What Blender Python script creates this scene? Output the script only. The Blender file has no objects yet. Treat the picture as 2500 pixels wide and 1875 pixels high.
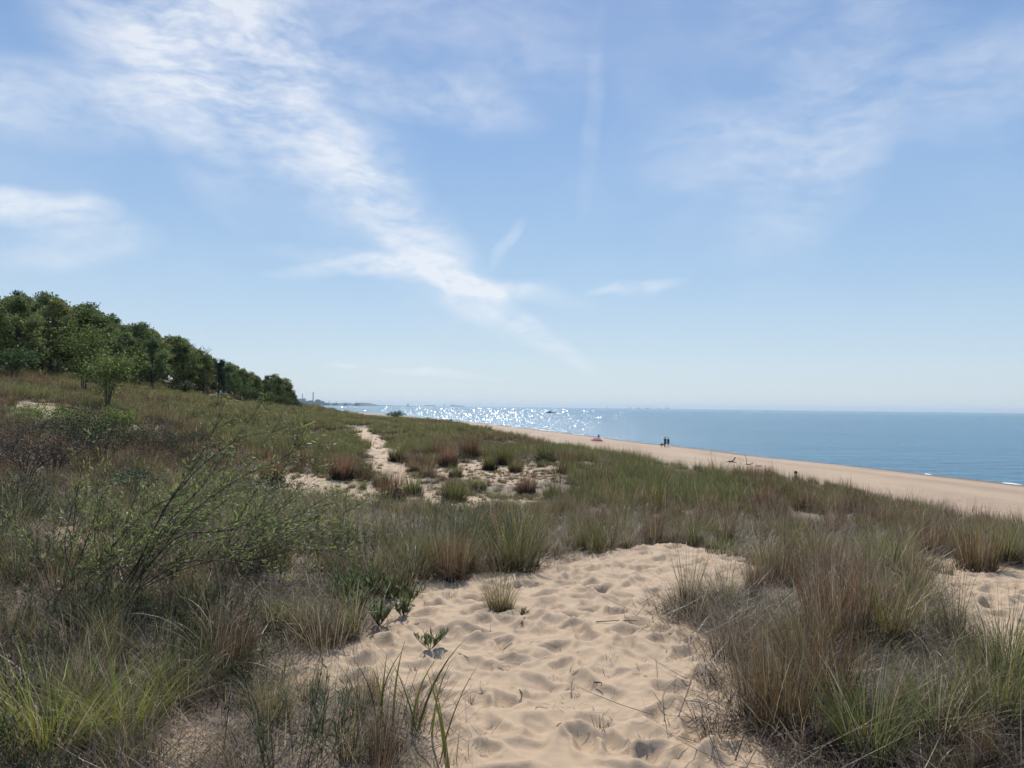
import bpy, math, random
import numpy as np
from mathutils import Matrix, Vector

rng = np.random.default_rng(7)
random.seed(7)
S = bpy.context.scene
C = S.collection
rad = math.radians

# ------------------------------------------------------------------ camera
W0, H0, F0 = 2500.0, 1875.0, 1944.0
CAMZ = 7.2
PITCH = math.atan(55.5 / F0); ROLL = rad(0.68)
cam_data = bpy.data.cameras.new('camera')
cam = bpy.data.objects.new('camera', cam_data); C.objects.link(cam)
R3 = Matrix.Rotation(rad(90) + PITCH, 3, 'X') @ Matrix.Rotation(ROLL, 3, 'Z')
cam.matrix_world = Matrix.Translation((0, 0, CAMZ)) @ R3.to_4x4()
cam_data.sensor_width = 36; cam_data.lens = 36 * F0 / W0
cam_data.clip_start = 0.05; cam_data.clip_end = 120000
S.camera = cam
S.render.resolution_x = 1024; S.render.resolution_y = 768
RN = np.array(R3)

def ray(px, py):
    d = RN @ np.array([(px - W0/2)/F0, -(py - H0/2)/F0, -1.0])
    return d / d[1]                        # so that t is the depth along +Y
def at(px, py, d):
    return np.array([0, 0, CAMZ]) + ray(px, py) * d

# ------------------------------------------------------------------ noise
def vnoise(x, y, seed=0):
    x = np.asarray(x, float); y = np.asarray(y, float)
    xi = np.floor(x).astype(np.int64); yi = np.floor(y).astype(np.int64)
    xf = x - xi; yf = y - yi
    u = xf*xf*(3-2*xf); v = yf*yf*(3-2*yf)
    def h(a, b):
        n = (a*374761393 + b*668265263 + seed*974711) & 0xffffffff
        n = ((n ^ (n >> 13)) * 1274126177) & 0xffffffff
        n = n ^ (n >> 16)
        return (n & 0xffff) / 65535.0
    return ((h(xi, yi)*(1-u) + h(xi+1, yi)*u)*(1-v) + (h(xi, yi+1)*(1-u) + h(xi+1, yi+1)*u)*v) * 2 - 1
def fbm(x, y, seed=0, o=4):
    r = 0; a = 1; t = 0
    for i in range(o):
        r = r + a*vnoise(x*2**i, y*2**i, seed+i); t += a; a *= .5
    return r / t
def sstep(a, b, x):
    t = np.clip((x-a)/(b-a), 0, 1); return t*t*(3-2*t)

# ------------------------------------------------------------------ terrain
cps = [(1250,1870,3.5),(300,1870,3.7),(2300,1870,3.5),(1200,1600,5.2),(700,1600,5.3),(1400,1400,7.9),(1600,1335,9.4),
 (1250,1385,8.2),(900,1430,7.2),(2000,1500,6.0),(2400,1500,6.3),(2350,1400,8.3),(2500,1330,10.5),(1300,1290,13),(1600,1290,13.5),
 (1000,1200,23),(1300,1200,23),(700,1200,22),(1000,1100,38),(1300,1120,34),(1500,1150,28),(870,1050,60),(870,1025,90),
 (1100,1045,75),(700,1080,45),(700,1024,80),(0,949,42),(-300,950,36),(250,975,45),(265,1000,34),(80,985,30),(0,1100,18),(0,1300,8.5),
 (-300,1300,9),(300,1150,17),(450,1050,33),(550,992,80),(650,995,115),(2200,1330,12),(2000,1250,16),(1700,1250,17)]
P = [at(*c) for c in cps]
P += [np.array(p, float) for p in [(0,0,5.55),(-4,-4,5.7),(4,-4,5.5),(0,-20,5.5),(20,-10,4.5),(-25,0,7.5),(-30,-20,7.5),
 (12.9,20,4.05),(11.6,22.5,4.53),(9.8,26.5,4.9),(7.4,32,4.9),(1.5,60,4.85),(-7.7,100,4.9),(-29,160,4.8),(-79,300,5.5),
 (-50,60,10.3),(-38,60,9.2),(-62,100,13.8),(-48,100,11.2),(-41,100,8.6),(-50,150,7.2),(-80,150,11),(-110,190,14),(-150,200,15),(-70,60,10.5),(-60,30,9)]]
P = np.array(P)
def tps_fit(P, lam=0.4):
    n = len(P); X = P[:, :2]/40
    r = np.linalg.norm(X[:, None]-X[None], axis=2)
    K = np.where(r > 0, r*r*np.log(r+1e-12), 0) + lam*0.001*np.eye(n)
    Q = np.c_[np.ones(n), X]
    A = np.block([[K, Q], [Q.T, np.zeros((3, 3))]])
    return X, np.linalg.solve(A, np.r_[P[:, 2], 0, 0, 0])
TX, TW = tps_fit(P)
def tps(x, y):
    x = x/40; y = y/40
    r = TW[-3] + TW[-2]*x + TW[-1]*y
    for (a, b), w in zip(TX, TW[:-3]):
        d2 = (x-a)**2 + (y-b)**2
        r = r + w*0.5*d2*np.log(d2+1e-12)
    return r
EDGE = np.array([(17,-60),(15,0),(14.5,10),(13.3,19),(10.6,24),(7.4,32),(1.5,60),(-7.7,100),(-29,160),(-82,300),(-210,600),(-900,2500),(-2200,6000)], float)
SHORE = np.array([(75,-200),(66,-20),(60,40),(51,79.5),(30,155),(-10,333),(-80,560),(-179,875),(-741,2700),(-1600,4900),(-2600,7000)], float)
def sdist(line, x, y):       # > 0 on the left side (land) when walking along +Y
    best = np.full(np.shape(x), 1e18); sg = np.ones(np.shape(x))
    for a, b in zip(line[:-1], line[1:]):
        ab = b-a; t = np.clip(((x-a[0])*ab[0] + (y-a[1])*ab[1])/(ab@ab), 0, 1)
        dx = x-a[0]-t*ab[0]; dy = y-a[1]-t*ab[1]; d2 = dx*dx+dy*dy
        s = np.where(ab[0]*(y-a[1]) - ab[1]*(x-a[0]) > 0, 1, -1)
        m = d2 < best; best = np.where(m, d2, best); sg = np.where(m, s, sg)
    return np.sqrt(best)*sg
def height(x, y, fine=True):
    x = np.asarray(x, float); y = np.asarray(y, float)
    s = sdist(SHORE, x, y) + (1.2*vnoise(x*.05, y*.05, 5) + .5*vnoise(x*.2, y*.2, 6))
    zb = np.where(s > 0, 1.15*(1-np.exp(-np.maximum(s, 0)/13)), np.maximum(s*.05, -3))
    r = np.hypot(x, y)
    zd = tps(x, y)
    far = sstep(170, 320, r)
    zd = np.clip(zd, 3.6, 19)*(1-far) + far*(5.2 + 1.0*vnoise(x*.01, y*.01, 3))
    zd = zd + fbm(x*.35, y*.35, 11, 3)*.10*sstep(6, 14, r) + fbm(x*.08, y*.08, 12, 2)*.22*sstep(25, 60, r)
    D = sdist(EDGE, x, y) + .8*vnoise(x*.15, y*.15, 9)
    w = sstep(-7, 1.0, D)
    if fine: zb = zb + .03*fbm(x*.8, y*.8, 21, 3)*sstep(2, 8, s)
    return zb*(1-w) + zd*w
def hit(px, py, lift=0.0, tmin=1.5, tmax=2500):
    d = ray(px, py); t = tmin*np.exp(np.linspace(0, math.log(tmax/tmin), 900))
    z = CAMZ + d[2]*t; h = height(d[0]*t, t) + lift
    i = np.where(z < h)[0]
    if len(i) == 0: return np.array([d[0]*t[-1], t[-1], float(height(d[0]*t[-1], t[-1]))])
    i = max(i[0], 1); a, b = t[i-1], t[i]
    for _ in range(18):
        m = (a+b)/2
        if CAMZ + d[2]*m < float(height(d[0]*m, m)) + lift: b = m
        else: a = m
    return np.array([d[0]*b, b, float(height(d[0]*b, b))])

# bare-sand areas
POLYPX = {
 'main': ([(640,1660),(740,1600),(860,1570),(950,1500),(1000,1440),(1120,1405),(1200,1400),(1290,1372),(1380,1352),(1500,1338),(1640,1328),(1760,1345),(1840,1372),
   (1800,1420),(1720,1450),(1680,1490),(1700,1540),(1760,1590),(1780,1680),(1790,1740),(1850,1800),(1960,1900),(2000,2300),(1000,2300),(1080,1880),(1060,1800),(1000,1740),(930,1700),(850,1690)], 1),
 'right': ([(2190,1335),(2330,1365),(2420,1380),(2500,1390),(2700,1420),(2700,1780),(2520,1720),(2420,1640),(2330,1540),(2250,1450)], 1),
 'mid': ([(560,1160),(720,1150),(820,1160),(880,1180),(960,1195),(1000,1205),(1100,1212),(1250,1205),(1350,1208),(1320,1240),(1100,1243),(960,1240),(800,1222),(640,1214)], .97),
 'mid2': ([(1030,1128),(1150,1118),(1250,1126),(1380,1138),(1390,1168),(1280,1185),(1150,1180),(1050,1165)], .9),
 'path': ([(864,1047),(880,1068),(902,1088),(910,1115),(930,1150),(945,1185),(955,1215),(1070,1215),(1040,1185),(1006,1168),(990,1145),(966,1115),(955,1090),(935,1072),(910,1058),(890,1047)], 1),
 'left': ([(10,992),(60,984),(100,980),(150,984),(175,996),(120,1008),(50,1008)], 1),
 'left_low': ([(110,1105),(165,1100),(180,1125),(130,1135)], .8),
 'left_near': ([(90,1292),(180,1285),(290,1300),(280,1345),(180,1350),(110,1330)], .9),
 'left_front': ([(380,1800),(480,1770),(520,1830),(430,1875),(360,1860)], .8),
 'centre_left': ([(575,1440),(700,1400),(720,1440),(640,1480)], .6),
 'gap': ([(1690,1135),(1760,1140),(1770,1160),(1700,1160)], .7),
}
BARE = []
for k, (pl, wgt) in POLYPX.items():
    q = np.array([hit(*p)[:2] for p in pl]); BARE.append((k, q, wgt))
def poly_sd(q, x, y):        # > 0 inside
    best = np.full(np.shape(x), 1e18); ins = np.zeros(np.shape(x), bool)
    for a, b in zip(q, np.roll(q, -1, 0)):
        ab = b-a; t = np.clip(((x-a[0])*ab[0] + (y-a[1])*ab[1])/max(ab@ab, 1e-9), 0, 1)
        best = np.minimum(best, (x-a[0]-t*ab[0])**2 + (y-a[1]-t*ab[1])**2)
        c = ((a[1] > y) != (b[1] > y)) & (x < (b[0]-a[0])*(y-a[1])/(b[1]-a[1]+1e-12) + a[0])
        ins ^= c
    return np.sqrt(best)*np.where(ins, 1, -1)
def bare(x, y):              # 0 grown over ... 1 open sand
    x = np.asarray(x, float); y = np.asarray(y, float)
    out = np.zeros(np.shape(x)); r = np.hypot(x, y)
    n = fbm(x*1.3, y*1.3, 31, 3)
    for k, q, wgt in BARE:
        sd = poly_sd(q, x, y) + (.4 if k == 'path' else 0) + (.2 if k == 'path' else 1)*n*np.clip(r*.03, .12, .9)
        s = np.clip(r*.02, .08, .5)
        out = np.maximum(out, wgt*sstep(-s, s, sd))
    # scattered blowouts on the dune
    out = np.maximum(out, .75*sstep(.38, .6, fbm(x*.16, y*.16, 77, 3))*sstep(12, 20, r)*(1-sstep(60, 100, r)))
    D = sdist(EDGE, x, y) + .9*fbm(x*.4, y*.4, 41, 2)
    return np.maximum(out, 1-sstep(-1.2, .3, D))

# ------------------------------------------------------------------ object helpers
def tag(o, label=None, cat=None, group=None, kind=None):
    if label: o['label'] = label
    if cat: o['category'] = cat
    if group: o['group'] = group
    if kind: o['kind'] = kind
    return o
def empty(name, loc, rz=0, scale=1):
    o = bpy.data.objects.new(name, None); C.objects.link(o)
    o.location = tuple(float(v) for v in loc); o.rotation_euler = (0, 0, rz); o.scale = (scale,)*3
    o.empty_display_size = .2
    return o
class MB:
    """collects vertices, faces, colours"""
    def __init__(s): s.v = []; s.f = []; s.c = []; s.n = 0
    def add(s, v, f, c=(.5, .5, .5)):
        v = np.asarray(v, float).reshape(-1, 3); c = np.asarray(c, float)
        if c.ndim == 1: c = np.tile(c, (len(v), 1))
        s.v.append(v); s.c.append(c)
        s.f.append((np.asarray(f, np.int64) + s.n)); s.n += len(v)
        return s
    def mesh(s, name, mat, smooth=True):
        me = bpy.data.meshes.new(name)
        v = np.concatenate(s.v); c = np.concatenate(s.c)
        loops = np.concatenate([f.ravel() for f in s.f]); tot = np.concatenate([np.full(len(f), f.shape[1]) for f in s.f])
        me.vertices.add(len(v)); me.vertices.foreach_set('co', v.astype(np.float32).ravel())
        me.loops.add(len(loops)); me.loops.foreach_set('vertex_index', loops.astype(np.int32))
        me.polygons.add(len(tot)); me.polygons.foreach_set('loop_start', np.r_[0, np.cumsum(tot)[:-1]].astype(np.int32))
        me.polygons.foreach_set('loop_total', tot.astype(np.int32))
        me.polygons.foreach_set('use_smooth', np.full(len(tot), smooth))
        me.update(calc_edges=True)
        a = me.color_attributes.new('col', 'FLOAT_COLOR', 'POINT')
        a.data.foreach_set('color', np.c_[c, np.ones(len(c))].astype(np.float32).ravel())
        if mat: me.materials.append(mat)
        return me
    def obj(s, name, mat, parent=None, smooth=True, link=True):
        o = bpy.data.objects.new(name, s.mesh(name, mat, smooth))
        if link: C.objects.link(o)
        if parent: o.parent = parent
        return o
def blades(mb, base, az, lean, curve, length, width, c0, c1, segs=4, twist=None, power=1.3):
    base = np.asarray(base, float); N = len(base)
    az, lean, curve, length, width = [np.broadcast_to(np.asarray(a, float), (N,)) for a in (az, lean, curve, length, width)]
    c0 = np.broadcast_to(c0, (N, 3)); c1 = np.broadcast_to(c1, (N, 3))
    if twist is None: twist = rng.normal(0, .5, N)
    h = np.c_[np.cos(az), np.sin(az), np.zeros(N)]
    side = np.c_[-np.sin(az+twist), np.cos(az+twist), np.zeros(N)]
    p = base.copy(); V = np.zeros((N, segs+1, 2, 3)); Cc = np.zeros((N, segs+1, 2, 3))
    for k in range(segs+1):
        u = k/segs
        w = width*(1-u**2*.92)*.5
        V[:, k, 0] = p - side*w[:, None]; V[:, k, 1] = p + side*w[:, None]
        Cc[:, k] = (c0*(1-u) + c1*u)[:, None]
        th = lean + curve*(u+.5/segs)**power
        p = p + (h*np.sin(th)[:, None] + np.array([0, 0, 1])*np.cos(th)[:, None])*(length/segs)[:, None]
    i = (np.arange(N)*(segs+1)*2)[:, None] + (np.arange(segs)*2)[None]
    i = i.ravel()
    mb.add(V.reshape(-1, 3), np.c_[i, i+1, i+3, i+2], Cc.reshape(-1, 3))
    return p
def leaves(mb, pos, d, length, width, col, up=None):
    pos = np.asarray(pos, float); N = len(pos); d = d/np.linalg.norm(d, axis=1)[:, None]
    if up is None: up = rng.normal(0, 1, (N, 3))
    s = np.cross(d, up); s /= np.linalg.norm(s, axis=1)[:, None]+1e-9
    L = np.broadcast_to(length, (N,))[:, None]; Wd = np.broadcast_to(width, (N,))[:, None]
    v = np.stack([pos, pos+d*L*.5+s*Wd*.5, pos+d*L, pos+d*L*.5-s*Wd*.5], 1)
    i = np.arange(N)*4
    mb.add(v.reshape(-1, 3), np.c_[i, i+1, i+2, i+3], np.repeat(np.broadcast_to(col, (N, 3)), 4, 0))
def tube(mb, pts, radii, sides=6, col=(.5, .5, .5), cap=True):
    pts = np.asarray(pts, float); n = len(pts); radii = np.broadcast_to(radii, (n,))
    t = np.gradient(pts, axis=0); t /= np.linalg.norm(t, axis=1)[:, None]+1e-9
    ref = np.array([.31, .17, .93]) if abs(t[0][2]) < .9 else np.array([1., .1, 0])
    a = np.cross(t, ref); a /= np.linalg.norm(a, axis=1)[:, None]+1e-9; b = np.cross(t, a)
    th = np.linspace(0, 2*math.pi, sides, endpoint=False)
    v = pts[:, None] + radii[:, None, None]*(a[:, None]*np.cos(th)[None, :, None] + b[:, None]*np.sin(th)[None, :, None])
    f = [(k*sides+j, k*sides+(j+1) % sides, (k+1)*sides+(j+1) % sides, (k+1)*sides+j) for k in range(n-1) for j in range(sides)]
    n0 = mb.n; mb.add(v.reshape(-1, 3), f, col)
    if cap:
        for k in (0, n-1):
            mb.add(np.r_[v[k], [pts[k]]], [(j, (j+1) % sides, sides) for j in range(sides)], col)
def smooth_line(pts, n=12):
    pts = np.asarray(pts, float); t = np.linspace(0, len(pts)-1, n); out = []
    for u in t:
        i = int(min(u, len(pts)-2)); f = u-i
        p0, p1, p2, p3 = pts[max(i-1, 0)], pts[i], pts[i+1], pts[min(i+2, len(pts)-1)]
        out.append(.5*((2*p1)+(-p0+p2)*f+(2*p0-5*p1+4*p2-p3)*f*f+(-p0+3*p1-3*p2+p3)*f**3))
    return np.array(out)
def box(mb, x0, x1, y0, y1, z0, z1, col=(.5, .5, .5)):
    v = [(x, y, z) for z in (z0, z1) for y in (y0, y1) for x in (x0, x1)]
    mb.add(v, [(0, 2, 3, 1), (4, 5, 7, 6), (0, 1, 5, 4), (2, 6, 7, 3), (0, 4, 6, 2), (1, 3, 7, 5)], col)
def lathe(mb, prof, sides=16, col=(.5, .5, .5), centre=(0, 0, 0)):
    prof = np.asarray(prof, float); th = np.linspace(0, 2*math.pi, sides, endpoint=False)
    v = np.stack([prof[:, 0, None]*np.cos(th), prof[:, 0, None]*np.sin(th), np.repeat(prof[:, 1, None], sides, 1)], 2) + np.array(centre)
    n = len(prof)
    f = [(k*sides+j, k*sides+(j+1) % sides, (k+1)*sides+(j+1) % sides, (k+1)*sides+j) for k in range(n-1) for j in range(sides)]
    mb.add(v.reshape(-1, 3), f, col)

# ------------------------------------------------------------------ materials
def nmat(name):
    m = bpy.data.materials.new(name); m.use_nodes = True; nt = m.node_tree
    for n in list(nt.nodes): nt.nodes.remove(n)
    out = nt.nodes.new('ShaderNodeOutputMaterial')
    return m, nt, out
def N(nt, t, **kw):
    n = nt.nodes.new(t)
    for k, v in kw.items():
        if k.startswith('i_'): n.inputs[k[2:].replace('_', ' ')].default_value = v
        else: setattr(n, k, v)
    return n
def math_(nt, op, a, b=None, clamp=False):
    n = nt.nodes.new('ShaderNodeMath'); n.operation = op; n.use_clamp = clamp
    for i, q in enumerate((a, b)):
        if q is None: continue
        if isinstance(q, (int, float)): n.inputs[i].default_value = q
        else: nt.links.new(q, n.inputs[i])
    return n.outputs[0]
def mixc(nt, fac, a, b, mode='MIX'):
    n = nt.nodes.new('ShaderNodeMix'); n.data_type = 'RGBA'; n.blend_type = mode
    for i, q in ((0, fac), (6, a), (7, b)):
        if isinstance(q, (int, float)): n.inputs[i].default_value = q
        elif isinstance(q, tuple): n.inputs[i].default_value = (*q, 1)[:4]
        else: nt.links.new(q, n.inputs[i])
    return n.outputs[2]
def simple(name, col, rough=.6, metal=0, noise=.15, scale=8):
    m, nt, out = nmat(name)
    b = N(nt, 'ShaderNodeBsdfPrincipled'); b.inputs['Roughness'].default_value = rough; b.inputs['Metallic'].default_value = metal
    tc = N(nt, 'ShaderNodeTexCoord'); nz = N(nt, 'ShaderNodeTexNoise'); nz.inputs['Scale'].default_value = scale; nz.inputs['Detail'].default_value = 5
    nt.links.new(tc.outputs['Object'], nz.inputs['Vector'])
    dark = tuple(c*(1-noise*2) for c in col)
    nt.links.new(mixc(nt, nz.outputs['Fac'], dark, tuple(min(1, c*(1+noise)) for c in col)), b.inputs['Base Color'])
    nt.links.new(b.outputs[0], out.inputs[0])
    return m
def veg_mat(name, transl=.3, rough=.45, spec=.5, vary=.25):
    m, nt, out = nmat(name)
    at_ = N(nt, 'ShaderNodeAttribute', attribute_name='col')
    oi = N(nt, 'ShaderNodeObjectInfo')
    hsv = N(nt, 'ShaderNodeHueSaturation')
    mr = N(nt, 'ShaderNodeMapRange'); nt.links.new(oi.outputs['Random'], mr.inputs[0]); mr.inputs[3].default_value = 1-vary; mr.inputs[4].default_value = 1+vary
    nt.links.new(mr.outputs[0], hsv.inputs['Value'])
    r2 = math_(nt, 'FRACT', math_(nt, 'MULTIPLY', oi.outputs['Random'], 17.3))
    mr2 = N(nt, 'ShaderNodeMapRange'); nt.links.new(r2, mr2.inputs[0]); mr2.inputs[3].default_value = .48; mr2.inputs[4].default_value = .52
    nt.links.new(mr2.outputs[0], hsv.inputs['Hue'])
    nt.links.new(at_.outputs['Color'], hsv.inputs['Color'])
    b = N(nt, 'ShaderNodeBsdfPrincipled'); b.inputs['Roughness'].default_value = rough; b.inputs['Specular IOR Level'].default_value = spec
    nt.links.new(hsv.outputs[0], b.inputs['Base Color'])
    tr = N(nt, 'ShaderNodeBsdfTranslucent'); nt.links.new(hsv.outputs[0], tr.inputs['Color'])
    mx = N(nt, 'ShaderNodeMixShader'); mx.inputs[0].default_value = transl
    nt.links.new(b.outputs[0], mx.inputs[1]); nt.links.new(tr.outputs[0], mx.inputs[2]); nt.links.new(mx.outputs[0], out.inputs[0])
    return m
M_GRASS = veg_mat('grass_blades', .38, .45, .2)
M_LEAF = veg_mat('tree_leaves', .36, .6, .2, .2)
M_BRIGHT = veg_mat('young_leaves', .48, .5, .22, .05)
M_BARK = simple('bark', (.075, .06, .048), .85, 0, .3, 12)
M_TWIG = simple('shrub_bark', (.07, .042, .032), .6, 0, .25, 25)
M_DRIFT = simple('weathered_wood', (.16, .13, .10), .85, 0, .3, 20)

# ------------------------------------------------------------------ sand
def sand_material():
    m, nt, out = nmat('dune_sand')
    L = nt.links.new
    tc = N(nt, 'ShaderNodeTexCoord'); pos = tc.outputs['Object']
    def noise(scale, det=6, rough=.6):
        n = N(nt, 'ShaderNodeTexNoise'); n.inputs['Scale'].default_value = scale; n.inputs['Detail'].default_value = det
        n.inputs['Roughness'].default_value = rough; L(pos, n.inputs['Vector']); return n.outputs['Fac']
    a = N(nt, 'ShaderNodeAttribute', attribute_name='col')
    sep = N(nt, 'ShaderNodeSeparateColor'); L(a.outputs['Color'], sep.inputs[0])
    veg, wet, tracks = sep.outputs[0], sep.outputs[1], sep.outputs[2]
    c = mixc(nt, noise(1.1), (.45, .325, .207), (.54, .392, .255))
    g = noise(260, 3, .8)
    c = mixc(nt, math_(nt, 'MULTIPLY', math_(nt, 'SUBTRACT', g, .5), 1.6, True), c, (.34, .25, .17))
    # dark heavy-mineral grains in patches
    pm = N(nt, 'ShaderNodeMapRange'); L(noise(2.6, 4), pm.inputs[0]); pm.inputs[1].default_value = .56; pm.inputs[2].default_value = .72
    gr = N(nt, 'ShaderNodeMapRange'); L(noise(120, 4, .8), gr.inputs[0]); gr.inputs[1].default_value = .52; gr.inputs[2].default_value = .62
    c = mixc(nt, math_(nt, 'MULTIPLY', math_(nt, 'MULTIPLY', pm.outputs[0], gr.outputs[0]), .45), c, (.20, .155, .11))
    c = mixc(nt, math_(nt, 'MULTIPLY', tracks, .8), c, mixc(nt, noise(.45, 7, .75), (.20, .14, .10), (.44, .32, .225)))
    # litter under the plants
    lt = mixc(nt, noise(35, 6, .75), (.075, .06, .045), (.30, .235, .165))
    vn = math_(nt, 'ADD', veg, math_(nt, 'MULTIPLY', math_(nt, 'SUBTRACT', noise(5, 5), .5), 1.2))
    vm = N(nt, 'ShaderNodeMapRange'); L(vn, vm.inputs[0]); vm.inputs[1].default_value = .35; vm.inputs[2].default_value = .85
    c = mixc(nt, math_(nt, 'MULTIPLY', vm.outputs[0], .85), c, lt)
    c = mixc(nt, math_(nt, 'MULTIPLY', wet, .92), c, (.13, .095, .07))
    b = N(nt, 'ShaderNodeBsdfPrincipled'); b.inputs['Specular IOR Level'].default_value = .25
    L(c, b.inputs['Base Color'])
    rg = N(nt, 'ShaderNodeMapRange'); L(wet, rg.inputs[0]); rg.inputs[3].default_value = .85; rg.inputs[4].default_value = .75
    L(rg.outputs[0], b.inputs['Roughness'])
    bp = N(nt, 'ShaderNodeBump'); bp.inputs['Strength'].default_value = .55; bp.inputs['Distance'].default_value = .02
    L(math_(nt, 'ADD', noise(14, 6, .65), math_(nt, 'MULTIPLY', g, .35)), bp.inputs['Height'])
    bp2 = N(nt, 'ShaderNodeBump'); bp2.inputs['Distance'].default_value = .2
    L(math_(nt, 'MULTIPLY', tracks, .8), bp2.inputs['Strength'])
    L(math_(nt, 'ADD', noise(2.2, 5, .6), math_(nt, 'MULTIPLY', noise(.5, 4, .6), 1.5)), bp2.inputs['Height']); L(bp.outputs[0], bp2.inputs['Normal'])
    L(bp2.outputs[0], b.inputs['Normal'])
    L(b.outputs[0], out.inputs[0])
    return m
def footprints(x, y, z):
    """trampled hollows pressed into the open sand near the viewer"""
    k, q, _ = BARE[0]; k2, q2, _ = BARE[1]
    fr = np.random.default_rng(3); dz = np.zeros_like(z)
    sel = np.where((np.hypot(x, y) < 14) & (y > 0.5))[0]
    X = x[sel]; Y = y[sel]; acc = np.zeros(len(sel))
    cx = fr.uniform(-3.2, 7.5, 4200); cy = fr.uniform(1.2, 12.5, 4200)
    ok = np.maximum(poly_sd(q, cx, cy), poly_sd(q2, cx, cy)) > -.12
    # keep clear of each other
    keep = []
    for i in np.where(ok)[0]:
        if all((cx[i]-cx[j])**2 + ((cy[i]-cy[j]))**2 > fr.uniform(.11, .18)**2 for j in keep): keep.append(i)
    for i in keep:
        m = (np.abs(X-cx[i]) < .6) & (np.abs(Y-cy[i]) < .6)
        if not m.any(): continue
        a = fr.normal(math.pi/2-.15, .45); l = fr.uniform(.065, .15); w = fr.uniform(.045, .085); dp = fr.uniform(.010, .046)
        dx = X[m]-cx[i]; dy = Y[m]-cy[i]
        wob = 1 + .22*np.sin(3*np.arctan2(dy, dx)+i)
        u = (dx*math.cos(a)+dy*math.sin(a))/l; v = (-dx*math.sin(a)+dy*math.cos(a))/w
        rr = np.sqrt(u*u+v*v)*wob
        acc[m] += -dp*np.exp(-rr**2.4) + dp*.5*np.exp(-((rr-1.5)/.42)**2)*(1+.5*u/(rr+.3))
    wgt = sstep(-.1, .25, np.maximum(poly_sd(q, X, Y), poly_sd(q2, X, Y)))
    acc = acc*wgt*(1+.35*fbm(X*6, Y*6, 56, 2)) + .03*fbm(X*1.7, Y*2.6, 51, 3) + wgt*.014*np.abs(fbm(X*4.5, Y*6, 54, 3)) + .009*fbm(X*13, Y*13, 52, 3)
    # little sand steps along the right margin of the trodden slope
    dz[sel] = acc
    return dz
def build_ground():
    r = np.concatenate([np.linspace(.25, 1.5, 14)[:-1], np.geomspace(1.5, 14, 470)[:-1], np.geomspace(14, 400, 380)[:-1], np.geomspace(400, 9000, 70)])
    th = np.concatenate([np.linspace(-180, -44, 46)[:-1], np.linspace(-44, 44, 860), np.linspace(44, 180, 46)[1:-1]])
    T = np.radians(th); Rr, TT = np.meshgrid(r, T, indexing='ij')
    x = (Rr*np.sin(TT)).ravel(); y = (Rr*np.cos(TT)).ravel()
    z = height(x, y)
    near = np.hypot(x, y) < 900
    bz = np.ones_like(x); bz[near] = bare(x[near], y[near])
    bz[~near] = 1-sstep(-2, 2, sdist(EDGE, x[~near], y[~near]))
    z = z + footprints(x, y, z)
    s = sdist(SHORE, x, y)
    wet = (1-sstep(.30, .40, height(x, y, False)))
    tracks = sstep(-3, -8, sdist(EDGE, x, y))*(1-wet)
    st = .5+.5*vnoise(s*.33, y*.012, 91)*.7+.3*vnoise(x*.35, y*.12, 92)
    tracks = tracks*np.clip(.35+.65*st, 0, 1)
    nr, nt_ = len(r), len(th)
    i = np.arange(nr-1)[:, None]*nt_; j = np.arange(nt_)[None]
    j2 = (j+1) % nt_
    f = np.stack([i+j, i+j2, i+nt_+j2, i+nt_+j], 2).reshape(-1, 4)
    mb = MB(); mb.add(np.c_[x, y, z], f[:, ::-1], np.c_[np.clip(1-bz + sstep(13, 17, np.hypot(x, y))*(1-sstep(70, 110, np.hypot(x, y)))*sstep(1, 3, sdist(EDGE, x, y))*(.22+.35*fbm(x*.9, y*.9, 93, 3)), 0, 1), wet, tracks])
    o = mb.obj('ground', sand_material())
    return tag(o, kind='structure')
build_ground()

# ------------------------------------------------------------------ water
def water_material():
    m, nt, out = nmat('lake_water'); L = nt.links.new
    tc = N(nt, 'ShaderNodeTexCoord'); pos = tc.outputs['Object']
    b = N(nt, 'ShaderNodeBsdfPrincipled')
    mp = N(nt, 'ShaderNodeMapping'); L(pos, mp.inputs[0]); mp.inputs['Rotation'].default_value = (0, 0, rad(15)); mp.inputs['Scale'].default_value = (.006, .03, 1)
    n1 = N(nt, 'ShaderNodeTexNoise'); L(mp.outputs[0], n1.inputs['Vector']); n1.inputs['Scale'].default_value = 1; n1.inputs['Detail'].default_value = 5
    mrr = N(nt, 'ShaderNodeMapRange'); L(n1.outputs['Fac'], mrr.inputs[0]); mrr.inputs[1].default_value = .35; mrr.inputs[2].default_value = .65
    L(mixc(nt, mrr.outputs[0], (.003, .10, .175), (.008, .14, .23)), b.inputs['Base Color'])
    b.inputs['Roughness'].default_value = .18; b.inputs['IOR'].default_value = 1.33; b.inputs['Specular IOR Level'].default_value = .4
    def wav(scale, sx, sy, rot, det=4):
        q = N(nt, 'ShaderNodeMapping'); L(pos, q.inputs[0]); q.inputs['Rotation'].default_value = (0, 0, rad(rot)); q.inputs['Scale'].default_value = (sx, sy, 1)
        n = N(nt, 'ShaderNodeTexNoise'); L(q.outputs[0], n.inputs['Vector']); n.inputs['Scale'].default_value = scale; n.inputs['Detail'].default_value = det
        n.inputs['Roughness'].default_value = .6
        return n.outputs['Fac']
    h = math_(nt, 'ADD', wav(.22, .5, 1.4, 20), math_(nt, 'MULTIPLY', wav(1.6, .6, 1.3, -12, 5), .22))
    bp = N(nt, 'ShaderNodeBump'); bp.inputs['Strength'].default_value = 1.0; bp.inputs['Distance'].default_value = .9
    L(h, bp.inputs['Height']); L(bp.outputs[0], b.inputs['Normal'])
    L(b.outputs[0], out.inputs[0])
    return m
M_WATER = water_material()
mb = MB()
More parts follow.
